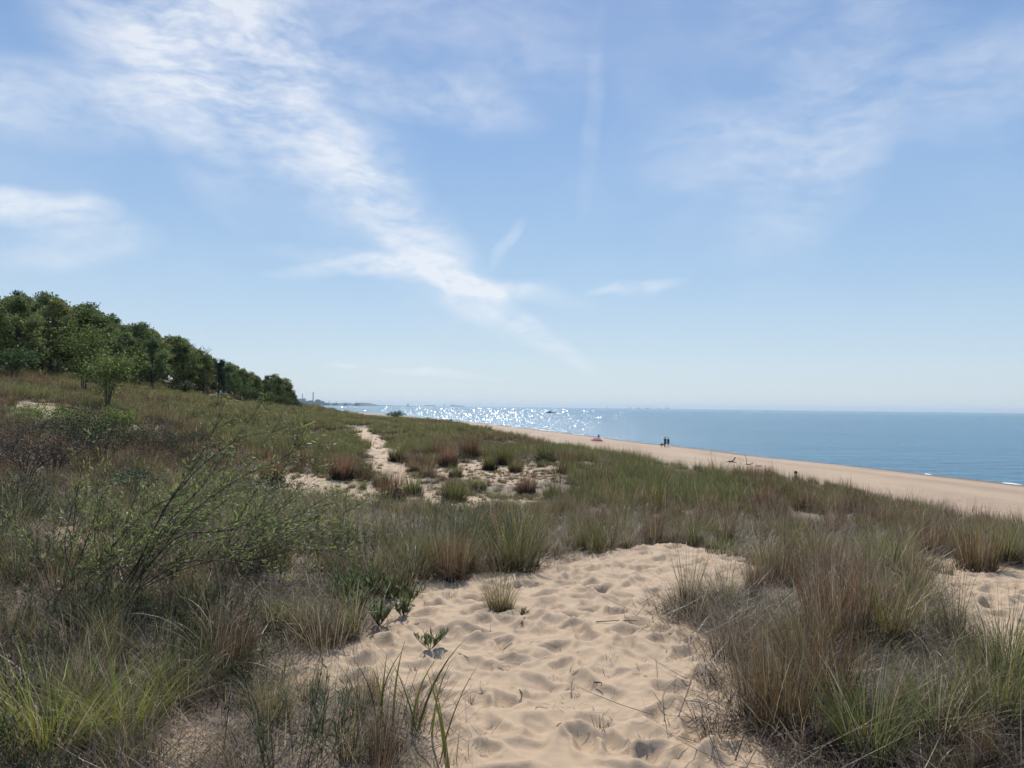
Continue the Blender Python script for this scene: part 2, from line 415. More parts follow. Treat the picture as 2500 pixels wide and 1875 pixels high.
mb.add([(-45000, -300, 0), (45000, -300, 0), (45000, 45000, 0), (-45000, 45000, 0)], [(0, 1, 2, 3)])
tag(mb.obj('lake_water', M_WATER, smooth=False), kind='structure')

# wavelets: added faces leaning near the angle that mirrors the sun, for glitter
SUN_AZ, SUN_EL = rad(-2.6), rad(47)
SUNV = np.array([math.sin(SUN_AZ)*math.cos(SUN_EL), math.cos(SUN_AZ)*math.cos(SUN_EL), math.sin(SUN_EL)])
def glint_facets():
    m, nt, out = nmat('glint_facet_water')
    b = N(nt, 'ShaderNodeBsdfPrincipled'); b.inputs['Base Color'].default_value = (.03, .15, .21, 1); b.inputs['Roughness'].default_value = .19; b.inputs['IOR'].default_value = 1.33
    nt.links.new(b.outputs[0], out.inputs[0])
    fr = np.random.default_rng(5); n = 34000
    v = fr.uniform(.0022, .085, n)          # tangent of the angle below the horizon
    d = CAMZ/v; az = fr.normal(-.05, .16, n); x = d*az; y = d
    s = sdist(SHORE, x, y); ok = s < -4
    x, y, d = x[ok], y[ok], d[ok]; n = len(x)
    # tilt: every face leans to the viewer, spread round the sun's glint angle
    ta = fr.normal(0, .11, n); tb = fr.normal(0, .2, n)
    nr = np.c_[ta, -np.abs(tb)-.22, np.ones(n)]; nr /= np.linalg.norm(nr, axis=1)[:, None]
    sz = np.clip(d/900, .12, 3.2)*fr.uniform(.27, .56, n)
    a = np.cross(nr, [0, 0, 1.0]); a /= np.linalg.norm(a, axis=1)[:, None]; c = np.cross(nr, a)
    c *= np.sign(c[:, 2:3])
    p = np.c_[x, y, np.full(n, -.02)]
    V = np.stack([p-a*sz[:, None]*.8, p+a*sz[:, None]*.8, p+a*sz[:, None]*.45+c*sz[:, None]*.9, p-a*sz[:, None]*.45+c*sz[:, None]*.9], 1)
    i = np.arange(n)*4
    q = MB(); q.add(V.reshape(-1, 3), np.c_[i, i+1, i+2, i+3])
    tag(q.obj('water_glint_facets', m, smooth=False), kind='structure')
glint_facets()

def surf():
    """thin broken line of foam where small waves reach the sand"""
    m, nt, out = nmat('foam'); L = nt.links.new
    b = N(nt, 'ShaderNodeBsdfPrincipled'); b.inputs['Base Color'].default_value = (.78, .8, .8, 1); b.inputs['Roughness'].default_value = .7
    L(b.outputs[0], out.inputs[0])
    q = MB(); fr = np.random.default_rng(8)
    for a, bb in zip(SHORE[2:-3], SHORE[3:-2]):
        ln = np.linalg.norm(bb-a); t = 0
        while t < ln:
            D = np.hypot(*(a+(bb-a)*t/ln)); seg = fr.uniform(1.0, 3.0)*min(4, max(1, D/90))
            on = fr.random() < (.26 if D < 420 else .18)
            if on:
                k = 7; u = np.linspace(0, 1, k); pts = a + (bb-a)*((t+u*seg)/ln)[:, None]
                nrm = np.array([bb[1]-a[1], -(bb[0]-a[0])])/ln
                # walk out to the actual waterline
                zz = [];
                for p in pts:
                    ss = np.linspace(-5, 5, 60); hh = height(p[0]+nrm[0]*ss, p[1]+nrm[1]*ss)
                    i = np.where(hh < .03)[0]; zz.append(ss[i[0]] if len(i) else 0)
                pts = pts + nrm*(np.array(zz)+fr.uniform(.1, .5))[:, None]
                w = (.05+.10*min(1.6, max(1, D/160))*fr.random())*np.sin(u*math.pi)**.7 + .01 + .03*fr.random(k)
                A = pts - nrm*w[:, None]; B = pts + nrm*w[:, None]
                hgt = .03+.07*np.sin(u*math.pi)
                top = np.c_[pts, hgt]; v = np.stack([np.c_[A, np.full(k, .012)], top, np.c_[B, np.full(k, .004)]], 1).reshape(-1, 3)
                f = [(3*i+j, 3*i+j+1, 3*i+j+4, 3*i+j+3) for i in range(k-1) for j in (0, 1)]
                q.add(v, f)
            t += seg*(1 if on else fr.uniform(.5, 2.5))
    tag(q.obj('surf', m), kind='structure')
surf()
# clumps that stand apart: photo foot point, height, kind, label
TUFTS = [
 (1223,1488,.36,'olive','small olive grass tuft alone on the trodden sand, its shadow falling towards the viewer'),
 (1680,1482,.62,'stalky','tall wispy grass tuft with dark base on the right edge of the trodden sand'),
 (1772,1470,.45,'stalky','shorter wispy tuft just right of the tall one beside the trodden sand'),
 (1765,1590,.22,'straw','stubby straw coloured tuft with spiky blades below the two wispy tufts'),
 (1735,1660,.16,'dark','low dark dead stub on the eroded sand edge'),
 (1745,1790,.22,'dark','ragged dark dead clump on the sand near the bottom of the picture'),
 (1890,1770,.5,'russet','big reddish brown bunchgrass with dark base beside the trodden sand at bottom right'),
 (2010,1720,.5,'russet','second reddish brown bunchgrass behind and right of the biggest one'),
 (2120,1850,.5,'green','arching green clump at the bottom edge right of the reddish bunchgrass'),
 (2290,1800,.5,'arch','broad green clump with pale arching blades near the bottom right corner'),
 (2440,1770,.55,'green','dense green clump against the right edge of the picture, lowest on that side'),
 (2460,1640,.5,'green','bright green clump by the right hand sand hollow'),
 (2385,1392,.62,'russet','round reddish clump with dark green skirt on the bare sand at far right'),
 (2275,1350,.5,'russet','reddish clump left of the round one on the right hand sand'),
 (2480,1370,.45,'green','green clump cut by the right edge beside the round reddish clump'),
 (2330,1560,.6,'stalky','upright wispy clump on the left rim of the right hand sand hollow'),
 (2160,1560,.6,'olive','tall olive clump in the middle of the right hand grass'),
 (2040,1560,.62,'russet','tall reddish stems standing in the right hand grass'),
 (1960,1620,.5,'olive','olive clump between the reddish stems at right'),
 (130,1830,.5,'fresh','big yellow green clump with dark base in the bottom left corner'),
 (300,1790,.4,'fresh','smaller yellow green clump right of the big one in the bottom left'),
 (430,1720,.45,'arch','arching grass clump with dark hollow beneath, lower left'),
 (660,1770,.34,'olive','spiky olive clump on grey litter left of the trodden sand'),
 (560,1640,.4,'russet','rusty clump with very dark base in the left hand tangle'),
 (1100,1412,.5,'russet','rusty clump with black base at the upper left rim of the trodden sand'),
 (1255,1388,.75,'green','tall green clump with dark foot on the rim of the trodden sand'),
 (1010,1412,.62,'arch','wide green clump with drooping straw skirt left of the trodden sand'),
 (1530,1338,.4,'arch','pale spiky clump at the top of the trodden sand'),
 (1430,1345,.45,'green','green clump behind the crest of the trodden sand'),
 (1640,1325,.4,'arch','bristly grey green clump at the top right of the trodden sand'),
 (833,1170,.62,'russet','round brown clump on the sand left of the narrow path'),
 (893,1168,.5,'green','tall green clump touching the left side of the narrow path'),
 (932,1188,.45,'green','short green clump at the foot of the narrow path'),
 (957,1226,.55,'russet','rusty clump at the near end of the narrow path'),
 (1008,1212,.5,'dark_up','upright dark green tuft in the middle of the path mouth'),
 (1109,1226,.5,'green','dark green tuft right of the path mouth'),
 (1167,1202,.42,'green','squat green tuft on the sand right of the path'),
 (1113,1166,.4,'olive','small olive tuft above the squat green one'),
 (1066,1120,.6,'russet','rusty clump on the right bank of the path'),
 (1095,1138,.6,'russet','rusty clump with blue black base right of the path bank'),
 (1146,1120,.72,'russet','largest dark rusty clump at the back of the bare patch'),
 (1012,1152,.3,'russet','low rusty clump right against the path'),
 (1196,1148,.5,'dark_up','dark clump in the middle of the bare patch'),
 (1231,1134,.6,'green','blue green clump at the back of the bare patch'),
 (1258,1152,.42,'olive','small round olive tuft on the bare patch'),
 (1333,1130,.7,'arch','splayed pale marram clump right of the bare patch'),
 (1410,1152,.45,'dark_up','dark low clump at the right end of the bare patch'),
 (1440,1160,.35,'dark_up','smallest dark clump at the right end of the bare patch'),
 (664,1180,.6,'russet','rusty clump with dark base at the left end of the bare sand'),
 (968,1126,.55,'green','green clump on the right bank half way up the path'),
 (1286,1208,.45,'russet','rusty clump below the bare patch'),
 (1352,1220,.4,'green','green clump below and right of the bare patch'),
 (1510,1178,.4,'arch','pale clump in the grass right of the bare patch'),
 (1110,1052,.6,'stalkyfar','tall dark stems sticking up over the ridge against the water'),
 (1740,1150,.45,'stalkyfar','leaning tall stems rising over the ridge against the beach'),
 (1800,1160,.36,'stalkyfar','thin upright stems over the ridge right of the leaning ones'),
 (2400,1265,.5,'stalkyfar','tall seed stems on the ridge against the beach at far right'),
 (2250,1235,.42,'stalkyfar','seed stems on the ridge against the beach left of the far right ones'),
]
TPOS = [hit(a, b) for a, b, *_ in TUFTS]
# ------------------------------------------------------------------ grass prototypes
cG0, cG1 = np.array((.075, .082, .024)), np.array((.205, .215, .062))      # grey green marram
cO0, cO1 = np.array((.13, .115, .038)), np.array((.26, .24, .078))        # olive
cR0, cR1 = np.array((.12, .075, .04)), np.array((.21, .13, .065))     # russet bunchgrass
cS0, cS1 = np.array((.26, .20, .125)), np.array((.50, .40, .26))         # bleached straw
cD0, cD1 = np.array((.032, .026, .021)), np.array((.06, .046, .034))       # dark dead base, also the painted shade inside clumps
cY0, cY1 = np.array((.10, .12, .025)), np.array((.30, .34, .07))          # fresh yellow green
cP0, cP1 = np.array((.11, .08, .06)), np.array((.19, .14, .11))        # mauve brown heads
def jit(c, n, s=.2):
    return np.clip(c*(1+rng.normal(0, s, (n, 1))) + rng.normal(0, .008, (n, 3)), .01, 1)
def disc(n, r):
    a = rng.uniform(0, 2*math.pi, n); q = r*np.sqrt(rng.uniform(0, 1, n))
    return np.c_[q*np.cos(a), q*np.sin(a), np.full(n, -.015)], a
def tuft(kind, n=110, h=.7, r=.12, w=.0042, segs=4, mb=None, straw=.31, base_dead_shade=.25, heads=True):
    """one clump of grass, one unit = one metre"""
    mb = mb or MB(); b, a = disc(n, r); az = a + rng.normal(0, .5, n)
    rr = np.linalg.norm(b[:, :2], axis=1)/r
    k0, k1 = {'green': (cG0, cG1), 'olive': (cO0, cO1), 'russet': (cR0, cR1), 'fresh': (cY0, cY1), 'straw': (cS0*.8, cS1*.85), 'dark': (cD0, cD1*1.5), 'mauve': (cR0, cP1)}[kind]
    if kind in ('russet', 'mauve'):
        lean, cur, L = rr*.16+np.abs(rng.normal(0, .07, n)), rng.normal(.12, .15, n), h*rng.uniform(.6, 1.1, n)
    elif kind == 'dark':
        lean, cur, L = rr*.5+np.abs(rng.normal(0, .2, n)), rng.normal(.6, .5, n), h*rng.uniform(.3, 1, n)
    else:
        lean, cur, L = rr*.25+np.abs(rng.normal(0, .14, n)), rng.uniform(.1, 1.5, n)*rng.uniform(.4, 1, n), h*rng.uniform(.5, 1.2, n)
    c0, c1 = jit(k0, n), jit(k1, n)
    m = rng.uniform(0, 1, n) < straw
    c0[m] = jit(cS0, n)[m]; c1[m] = jit(cS1, n)[m]
    tips = blades(mb, b, az, lean, cur, L, w*rng.uniform(.6, 1.3, n), c0, c1, segs)
    nd = int(n*base_dead_shade)                                       # dead leaves drooping round the base
    if nd:
        b2, a2 = disc(nd, r*1.1)
        blades(mb, b2, a2+rng.normal(0, .4, nd), rng.uniform(.5, 1.2, nd), rng.uniform(.5, 1.6, nd), h*rng.uniform(.25, .6, nd), w*rng.uniform(.8, 1.3, nd), jit(cD1, nd), jit(cS0, nd, .3), max(3, segs-1))
        nb = nd                                                 # tight dark butt, painting self-shade into the clump foot
        b3, a3 = disc(nb, r)
        blades(mb, b3, a3, rng.uniform(0, .35, nb), rng.normal(.1, .2, nb), h*rng.uniform(.15, .45, nb), w*2.0, jit(cD0, nb), jit(cD1, nb), 2)
    if heads and kind in ('russet', 'mauve'):                  # fluffy seed tufts along the stems
        k = rng.choice(n, int(n*.7)); t = rng.uniform(.0, .42, len(k))[:, None]
        p = tips[k]*(1-t) + b[k]*t
        leaves(mb, p, rng.normal(0, .5, (len(k), 3))+[0, 0, .8], rng.uniform(.014, .03, len(k)), w*1.3, jit(np.array((.26, .19, .15)), len(k)))
    return mb
def litter(n=160, r=.5, w=.004, L0=.28):
    mb = MB(); b, a = disc(n, r); b[:, 2] = rng.uniform(.0, .06, n)
    c = jit(cS0, n, .35); d = rng.uniform(0, 1, n) < .5; c[d] = jit(cD1*1.3, n, .3)[d]
    blades(mb, b, rng.uniform(0, 6.28, n), rng.uniform(.9, 1.6, n), rng.normal(.15, .35, n), L0*rng.uniform(.4, 1.3, n), w*rng.uniform(.6, 1.4, n), c, c*1.2, 3)
    return mb
def forb(n=26, h=.35, r=.22, leaf=.055, c=(.11, .125, .055), upright=True):
    """leafy shoots with narrow alternate leaves"""
    mb = MB(); b, a = disc(n, r)
    for i in range(n):
        ln = h*rng.uniform(.5, 1.1); lean = rng.uniform(0, .5); cv = rng.normal(.1, .2); k = 9
        t = np.linspace(0, 1, k); th = lean + cv*t
        ax = a[i]+rng.normal(0, .5)
        d = np.c_[np.cos(ax)*np.sin(th), np.sin(ax)*np.sin(th), np.cos(th)]
        p = b[i]+np.cumsum(d, 0)*ln/k
        tube(mb, p[::2], .0018, 3, (.08, .06, .035), False)
        m = 16; u = rng.uniform(.2, 1, m); q = p[np.minimum((u*k).astype(int), k-1)]
        la = rng.uniform(0, 6.28, m); ld = np.c_[np.cos(la)*.6, np.sin(la)*.6, rng.uniform(.3, 1.1, m)]
        leaves(mb, q, ld, leaf*rng.uniform(.5, 1.1, m), leaf*.14, jit(np.array(c), m, .25))
    return mb
PROTO = bpy.data.collections.new('prototypes')   # never linked to the scene
def proto_set(name, mbs, mat=None):
    col = bpy.data.collections.new(name)
    for i, m in enumerate(mbs):
        o = bpy.data.objects.new('%s_%02d' % (name, i), m.mesh(name, mat or M_GRASS, False)); col.objects.link(o)
    return col
def scatter(name, col, pts, rz, tilt, scl, idx, label, cat):
    n = len(pts); me = bpy.data.meshes.new(name); me.vertices.add(n); me.vertices.foreach_set('co', np.asarray(pts, np.float32).ravel())
    a = me.attributes.new('rot', 'FLOAT_VECTOR', 'POINT'); a.data.foreach_set('vector', np.c_[tilt, rz].astype(np.float32).ravel())
    a = me.attributes.new('scl', 'FLOAT', 'POINT'); a.data.foreach_set('value', scl.astype(np.float32))
    a = me.attributes.new('idx', 'INT', 'POINT'); a.data.foreach_set('value', idx.astype(np.int32))
    o = bpy.data.objects.new(name, me); C.objects.link(o)
    ng = bpy.data.node_groups.new(name, 'GeometryNodeTree'); ng.interface.new_socket('Geometry', in_out='INPUT', socket_type='NodeSocketGeometry'); ng.interface.new_socket('Geometry', in_out='OUTPUT', socket_type='NodeSocketGeometry')
    gi = ng.nodes.new('NodeGroupInput'); go = ng.nodes.new('NodeGroupOutput')
    ip = ng.nodes.new('GeometryNodeInstanceOnPoints'); ci = ng.nodes.new('GeometryNodeCollectionInfo')
    ci.inputs['Collection'].default_value = col; ci.inputs['Separate Children'].default_value = True; ci.inputs['Reset Children'].default_value = True
    def na(nm, ty):
        q = ng.nodes.new('GeometryNodeInputNamedAttribute'); q.data_type = ty; q.inputs[0].default_value = nm; return q.outputs[0]
    er = ng.nodes.new('FunctionNodeEulerToRotation')
    L = ng.links.new
    L(gi.outputs[0], ip.inputs['Points']); L(ci.outputs[0], ip.inputs['Instance']); ip.inputs['Pick Instance'].default_value = True
    L(na('idx', 'INT'), ip.inputs['Instance Index']); L(na('rot', 'FLOAT_VECTOR'), er.inputs[0]); L(er.outputs[0], ip.inputs['Rotation'])
    L(na('scl', 'FLOAT'), ip.inputs['Scale']); L(ip.outputs[0], go.inputs[0])
    md = o.modifiers.new('grass', 'NODES'); md.node_group = ng
    return tag(o, label, cat, kind='stuff')
def fan(r0, r1, dens, half=.66):
    n = int(dens*half*(r1*r1-r0*r0)); r = np.sqrt(rng.uniform(r0*r0, r1*r1, n)); t = rng.uniform(-half, half, n)
    return r*np.sin(t), r*np.cos(t)
def finish(name, col, nproto, x, y, keep, s0, s1, label, cat, tilt=.1):
    x, y = x[keep], y[keep]; n = len(x); z = height(x, y)
    low = np.where((y > 13) & (np.maximum(bare(x*1.07, y*1.07), bare(x*1.14, y*1.14)) > .6), .5, 1.0) if len(x) else 1
    scatter(name, col, np.c_[x, y, z], rng.uniform(0, 6.28, n), rng.normal(0, tilt, (n, 2)), rng.uniform(s0, s1, n)*low, rng.integers(0, nproto, n), label, cat)

# near prototypes (fine), mid (coarser), far (patches several clumps wide)
near_green = proto_set('near_green', [tuft(k, 105, h, r, .006, 5) for k, h, r in (('green', .62, .14), ('green', .5, .18), ('olive', .5, .13), ('green', .7, .12))])
near_russet = proto_set('near_russet', [tuft(k, 120, h, .13, .0042, 4, straw=.16) for k, h in (('russet', .62), ('mauve', .55), ('russet', .5), ('olive', .5))])
near_litter = proto_set('near_litter', [litter(190, .45, .005), litter(150, .4, .004, .2), litter(120, .5, .006, .4)])
near_forb = proto_set('near_forb', [forb(), forb(30, .28, .25, .045), forb(20, .45, .2, .06, (.10, .12, .06))])
near_dead = proto_set('near_dead', [tuft('dark', 120, .3, .16, .004, 3, straw=.5), tuft('straw', 90, .4, .15, .004, 4), tuft('dark', 140, .22, .2, .004, 3, straw=.3)])
def patch(kinds, n, R, h, w, segs=3):
    mb = MB()
    for k in kinds:
        sub = tuft(k, n, h*rng.uniform(.75, 1.15), .16, w, segs, heads=False, straw=.16, base_dead_shade=.2)
        a = rng.uniform(0, 6.28); q = R*math.sqrt(rng.uniform(0, 1)); off = np.array([q*math.cos(a), q*math.sin(a), 0]); n0 = mb.n
        for v, f, c in zip(sub.v, sub.f, sub.c): mb.v.append(v+off); mb.f.append(f+n0); mb.c.append(c)
        mb.n += sub.n
    return mb
g, o_k, r_, d_, m_ = 'green', 'olive', 'russet', 'dark', 'mauve'
mid_green = proto_set('mid_green', [patch([g, g, o_k], 46, .3, .5, .009), patch([g, o_k, g, d_], 40, .35, .45, .009), patch([g, g], 60, .2, .6, .008), patch([o_k, r_, g], 45, .3, .5, .009)])
mid_russet = proto_set('mid_russet', [patch([r_, r_, d_], 50, .28, .5, .008), patch([r_, m_], 60, .22, .55, .007), patch([m_, o_k, r_], 46, .3, .48, .008)])
far_green = proto_set('far_green', [patch([g]*4+[o_k]*2+[d_], 40, .9, .5, .02), patch([g]*5+[r_, o_k], 36, 1.0, .48, .02), patch([o_k]*3+[g]*3, 40, .8, .5, .02)])
far_russet = proto_set('far_russet', [patch([r_]*4+[m_]+[d_]*2, 40, .9, .5, .018), patch([r_]*3+[o_k]*2+[m_], 40, .9, .5, .018)])

def russetness(x, y):
    """0 green marram ... 1 russet bunchgrass"""
    r = np.hypot(x, y); a = np.arctan2(x, y); n = fbm(x*.22, y*.22, 61, 3)
    t = .42 + .75*n
    t = t - .22*sstep(-.1, -.3, a) - .14*sstep(15, 11, r)*sstep(0, -.15, a) + .22*sstep(.18, .3, a)*(1-sstep(14, 30, r)) + .42*sstep(-.30, -.46, a)*sstep(11, 16, r)*(1-sstep(45, 60, r))
    t = t - .30*sstep(-.02, -.1, a)*sstep(.40, .28, -a)*sstep(30, 50, r) - .25*sstep(20, 50, r)*sstep(-.1, .05, a)
    return t
keeps = [(q[0], q[1], (.22 if q[1] < 13 else .55)*t[2]/.5) for q, t in zip(TPOS, TUFTS) if q[1] < 40]      # bare discs kept round the individually placed clumps
# ---- 2 to 7 m
def layer(r0, r1, dens, gcol, ng_, rcol, nr_, s0, s1, tag_):
    x, y = fan(r0, r1, dens); b = bare(x, y); pr = rng.uniform(0, 1, len(x))
    clump = fbm(x*1.1, y*1.1, 88, 2)
    ok = (b < .5*rng.uniform(.6, 1.4, len(x))) & (pr < .62+1.15*clump)
    for ax, ay, ar in keeps: ok &= (x-ax)**2+(y-ay)**2 > ar*ar
    rs = russetness(x, y) + rng.normal(0, .12, len(x)) > .5
    finish('marram_grass', gcol, ng_, x, y, ok & ~rs, s0, s1, 'grey green dune grass growing '+tag_, 'grass')
    finish('russet_grass', rcol, nr_, x, y, ok & rs, s0, s1, 'reddish brown bunchgrass mixed into the green grass '+tag_, 'grass')
layer(1.9, 5.2, 11, near_green, 4, near_russet, 4, .26, .52, 'closest to the viewer')
layer(5.2, 7.5, 9, near_green, 4, near_russet, 4, .38, .66, 'beside the trodden sand')
layer(7.5, 17, 8.5, near_green, 4, near_russet, 4, .5, .92, 'just behind the trodden sand')
layer(17, 42, 6.2, mid_green, 4, mid_russet, 3, .7, 1.2, 'across the middle of the dune')
layer(42, 110, 1.9, far_green, 3, far_russet, 2, .75, 1.2, 'far along the dune ridge')
layer(110, 400, .16, far_green, 3, far_russet, 2, 1.2, 2.2, 'at the far end of the dune')
near_straw = proto_set('near_straw', [tuft('straw', 50, .6, .2, .0046, 6, straw=.6), tuft('olive', 60, .5, .2, .0042, 5, straw=.6), tuft('russet', 80, .5, .2, .003, 4, straw=.3)])
x, y = fan(1.9, 9, 6); b = bare(x, y)
finish('straw_grass', near_straw, 3, x, y, (b < .5), .35, .75, 'thin bleached and rusty grass stems filling the gaps nearest the viewer', 'dead grass', .25)
arch_set = []
for k in range(4):
    q = MB(); nn = 26; bb, aa = disc(nn, .12); c = jit(cG0*1.1, nn); c1_ = jit(cG1*1.1, nn); m = rng.uniform(0, 1, nn) < .5; c[m] = jit(cS0, nn)[m]; c1_[m] = jit(cS1*1.1, nn)[m]
    blades(q, bb, aa+rng.normal(0, .5, nn), rng.uniform(.05, .7, nn), rng.uniform(.6, 2.3, nn), rng.uniform(.35, .95, nn), rng.uniform(.005, .0095, nn), c, c1_, 8); arch_set.append(q)
x, y = fan(1.9, 17, 3.6); b = bare(x, y); cn = fbm(x*.6, y*.6, 123, 2)
finish('arching_grass', proto_set('arching', arch_set), 4, x, y, (b < .6) & (cn > -.15), .42, .85, 'long bent grass blades, green and straw coloured, arching out of the clumps near the viewer', 'grass', .2)
# litter and dead thatch
x, y = fan(1.9, 15, 15); b = bare(x, y)
finish('grass_litter', near_litter, 3, x, y, (b < .6) , .5, 1.0, 'bleached dead grass stems lying flat among the clumps', 'dead grass', .05)
x, y = fan(1.9, 30, 3.0); b = bare(x, y)
finish('thatch_shade', near_dead, 3, x, y, (b < .75), .5, 1.0, 'dark dead thatch doubling as painted shade at the feet of the grass', 'dead grass')  # dead blades, thickened so their dark colour stands in for shaded hollows
x, y = fan(1.9, 14, 3.6); b = bare(x, y); a = np.arctan2(x, y); fm = fbm(x*.5, y*.5, 99, 3)
finish('leafy_ground_cover', near_forb, 3, x, y, (b < .35) & (a < .02) & (fm+.25*sstep(-.1, -.3, a) > .02), .6, 1.1, 'green leafy shoots with narrow leaves creeping through the grass on the left', 'ground cover', .15)
mid_dead = proto_set('mid_dead', [patch(['dark', 'straw', 'dark'], 46, .4, .26, .012), patch(['dark', 'dark', 'straw'], 50, .35, .2, .012), litter(120, .6, .011, .25)])
x, y = fan(14, 60, 2.4); b = bare(x, y)
finish('dead_mats', mid_dead, 3, x, y, (b < .93) & (D_ := sdist(EDGE, x, y) > 2), .6, 1.2, 'grey and dark mats of dead grass between the clumps of the middle dune', 'dead grass', .05)
x, y = fan(15, 60, 3); b = bare(x, y)
finish('dead_scrub', mid_dead, 3, x, y, (b > .6) & (D_ := sdist(EDGE, x, y) > 2) & (np.abs(x+.19*y+.5) > 1.2), .3, .8, 'small dark mats of dead grass dotted over the bare sand patches of the middle dune', 'dead grass', .05)
# sparse wisps standing in half open sand
x, y = fan(9, 45, 5); b = bare(x, y)
finish('sparse_grass', mid_green, 4, x, y, (b > .5) & (b < .985) & (y < 90), .25, .6, 'thin scattered grass wisps on the half bare sand', 'grass')
# dry scraps on the sand near the viewer
x, y = fan(2.2, 14, 16); b = bare(x, y); ok = b > .6
scr = []
for k in range(4):
    q = MB(); nn = 7; bb, aa = disc(nn, .12); bb[:, 2] = rng.uniform(.004, .012, nn)
    blades(q, bb, rng.uniform(0, 6.28, nn), rng.uniform(1.35, 1.6, nn), rng.normal(0, .3, nn), rng.uniform(.02, .11, nn), .005, jit(cD1*1.6, nn, .4), jit(cS0*.7, nn, .4), 3)
    scr.append(q)
finish('sand_litter', proto_set('sand_litter', scr), 4, x, y, ok & (rng.uniform(0, 1, len(x)) < .6), .5, 1.4, 'small dark scraps of dead grass strewn on the trodden sand', 'debris', .02)
# dark specks along the dry beach
x = rng.uniform(2, 60, 4000); y = rng.uniform(15, 190, 4000); D = sdist(EDGE, x, y); ss = sdist(SHORE, x, y)
ok = (D < -3) & (ss > 14) & (np.exp(-((D+13)/8.)**2)+.3 > rng.uniform(0, 1, 4000))
spk = []
for k in range(3):
    q = MB(); nn = 9; bb, aa = disc(nn, .35); bb[:, 2] = .01
    blades(q, bb, rng.uniform(0, 6.28, nn), rng.uniform(1.3, 1.55, nn), 0, rng.uniform(.1, .4, nn), .04, jit(cD1, nn, .3), jit(cD1, nn, .3), 2); spk.append(q)
finish('beach_debris', proto_set('beach_debris', spk), 3, x, y, ok, .4, 1.1, 'dark scraps of driftwood and weed scattered on the dry beach', 'debris', .02)
# ------------------------------------------------------------------ individual clumps
def clump_pair(kind, wf=1.0):
    """upper blades and the dead base of one clump, one metre tall"""
    up, lo = MB(), MB()
    if kind == 'stalky':
        tuft('olive', 55, 1.0, .10, .0048, 5, up, straw=.5, base_dead_shade=0, heads=False)
        b, a = disc(16, .08); t = blades(up, b, a, rng.uniform(.02, .3, 16), rng.normal(.1, .12, 16), rng.uniform(.9, 1.25, 16), .0045, jit(cO0, 16), jit(cS0, 16), 5)
        leaves(up, t-np.array([0, 0, .03]), rng.normal(0, .25, (16, 3))+[0, 0, 1], .10, .014, jit(cS0, 16)); n = 90
    elif kind == 'stalkyfar':
        tuft('russet', 40, .8, .16, .011, 4, up, straw=.1, base_dead_shade=0, heads=False)
        b, a = disc(14, .2); t = blades(up, b, np.full(14, 2.6)+rng.normal(0, .8, 14), rng.uniform(.05, .35, 14), rng.normal(.1, .1, 14), rng.uniform(1., 1.5, 14), .02, jit(cO0*.7, 14), jit(cR1, 14), 5)
        leaves(up, t-np.array([0, 0, .1]), rng.normal(0, .2, (14, 3))+[0, 0, 1], .22, .03, jit(cR1, 14)); n = 40
    elif kind == 'arch':
        tuft('green', 150, 1.0, .2, .006, 6, up, straw=.25, base_dead_shade=0, heads=False); n = 110
        b, a = disc(60, .18); blades(up, b, a, rng.uniform(.3, .8, 60), rng.uniform(1.0, 2.0, 60), rng.uniform(.7, 1.2, 60), .0055, jit(cS0, 60), jit(cS1, 60), 6)
    elif kind == 'dark_up':
        tuft('green', 150, .95, .2, .01, 4, up, straw=.05, base_dead_shade=0, heads=False); n = 150
    elif kind == 'dark':
        tuft('dark', 110, 1.0, .45, .012, 3, up, straw=.25, base_dead_shade=0); n = 70
    elif kind == 'straw':
        tuft('straw', 80, 1.0, .25, .014, 3, up, straw=.3, base_dead_shade=0); n = 60
    else:
        tuft(kind, 330 if kind == 'russet' else 300, 1.0, .3 if kind == 'russet' else .26, .0068, 5, up, straw=.18, base_dead_shade=0); n = 130
    if wf > 1:
        nn = 110; up2 = MB(); b, a = disc(nn, .3); k0, k1 = (cR0*.9, cR1) if kind == 'russet' else (cG0*.75, cG1*.75)
        blades(up, b, a, rng.uniform(0, .4, nn), rng.normal(.15, .2, nn), rng.uniform(.5, 1.05, nn), .016, jit(k0, nn), jit(k1, nn), 4)
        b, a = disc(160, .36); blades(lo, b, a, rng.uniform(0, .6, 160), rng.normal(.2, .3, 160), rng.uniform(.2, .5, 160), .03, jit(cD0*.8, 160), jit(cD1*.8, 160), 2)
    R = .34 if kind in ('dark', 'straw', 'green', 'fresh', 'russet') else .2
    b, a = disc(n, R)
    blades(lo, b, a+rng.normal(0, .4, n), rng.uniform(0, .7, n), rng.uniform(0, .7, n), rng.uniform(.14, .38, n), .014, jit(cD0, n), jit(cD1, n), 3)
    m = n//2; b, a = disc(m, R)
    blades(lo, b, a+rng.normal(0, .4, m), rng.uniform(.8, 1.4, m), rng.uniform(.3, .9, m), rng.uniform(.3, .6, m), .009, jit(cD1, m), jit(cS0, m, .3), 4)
    return up, lo
protos = {}
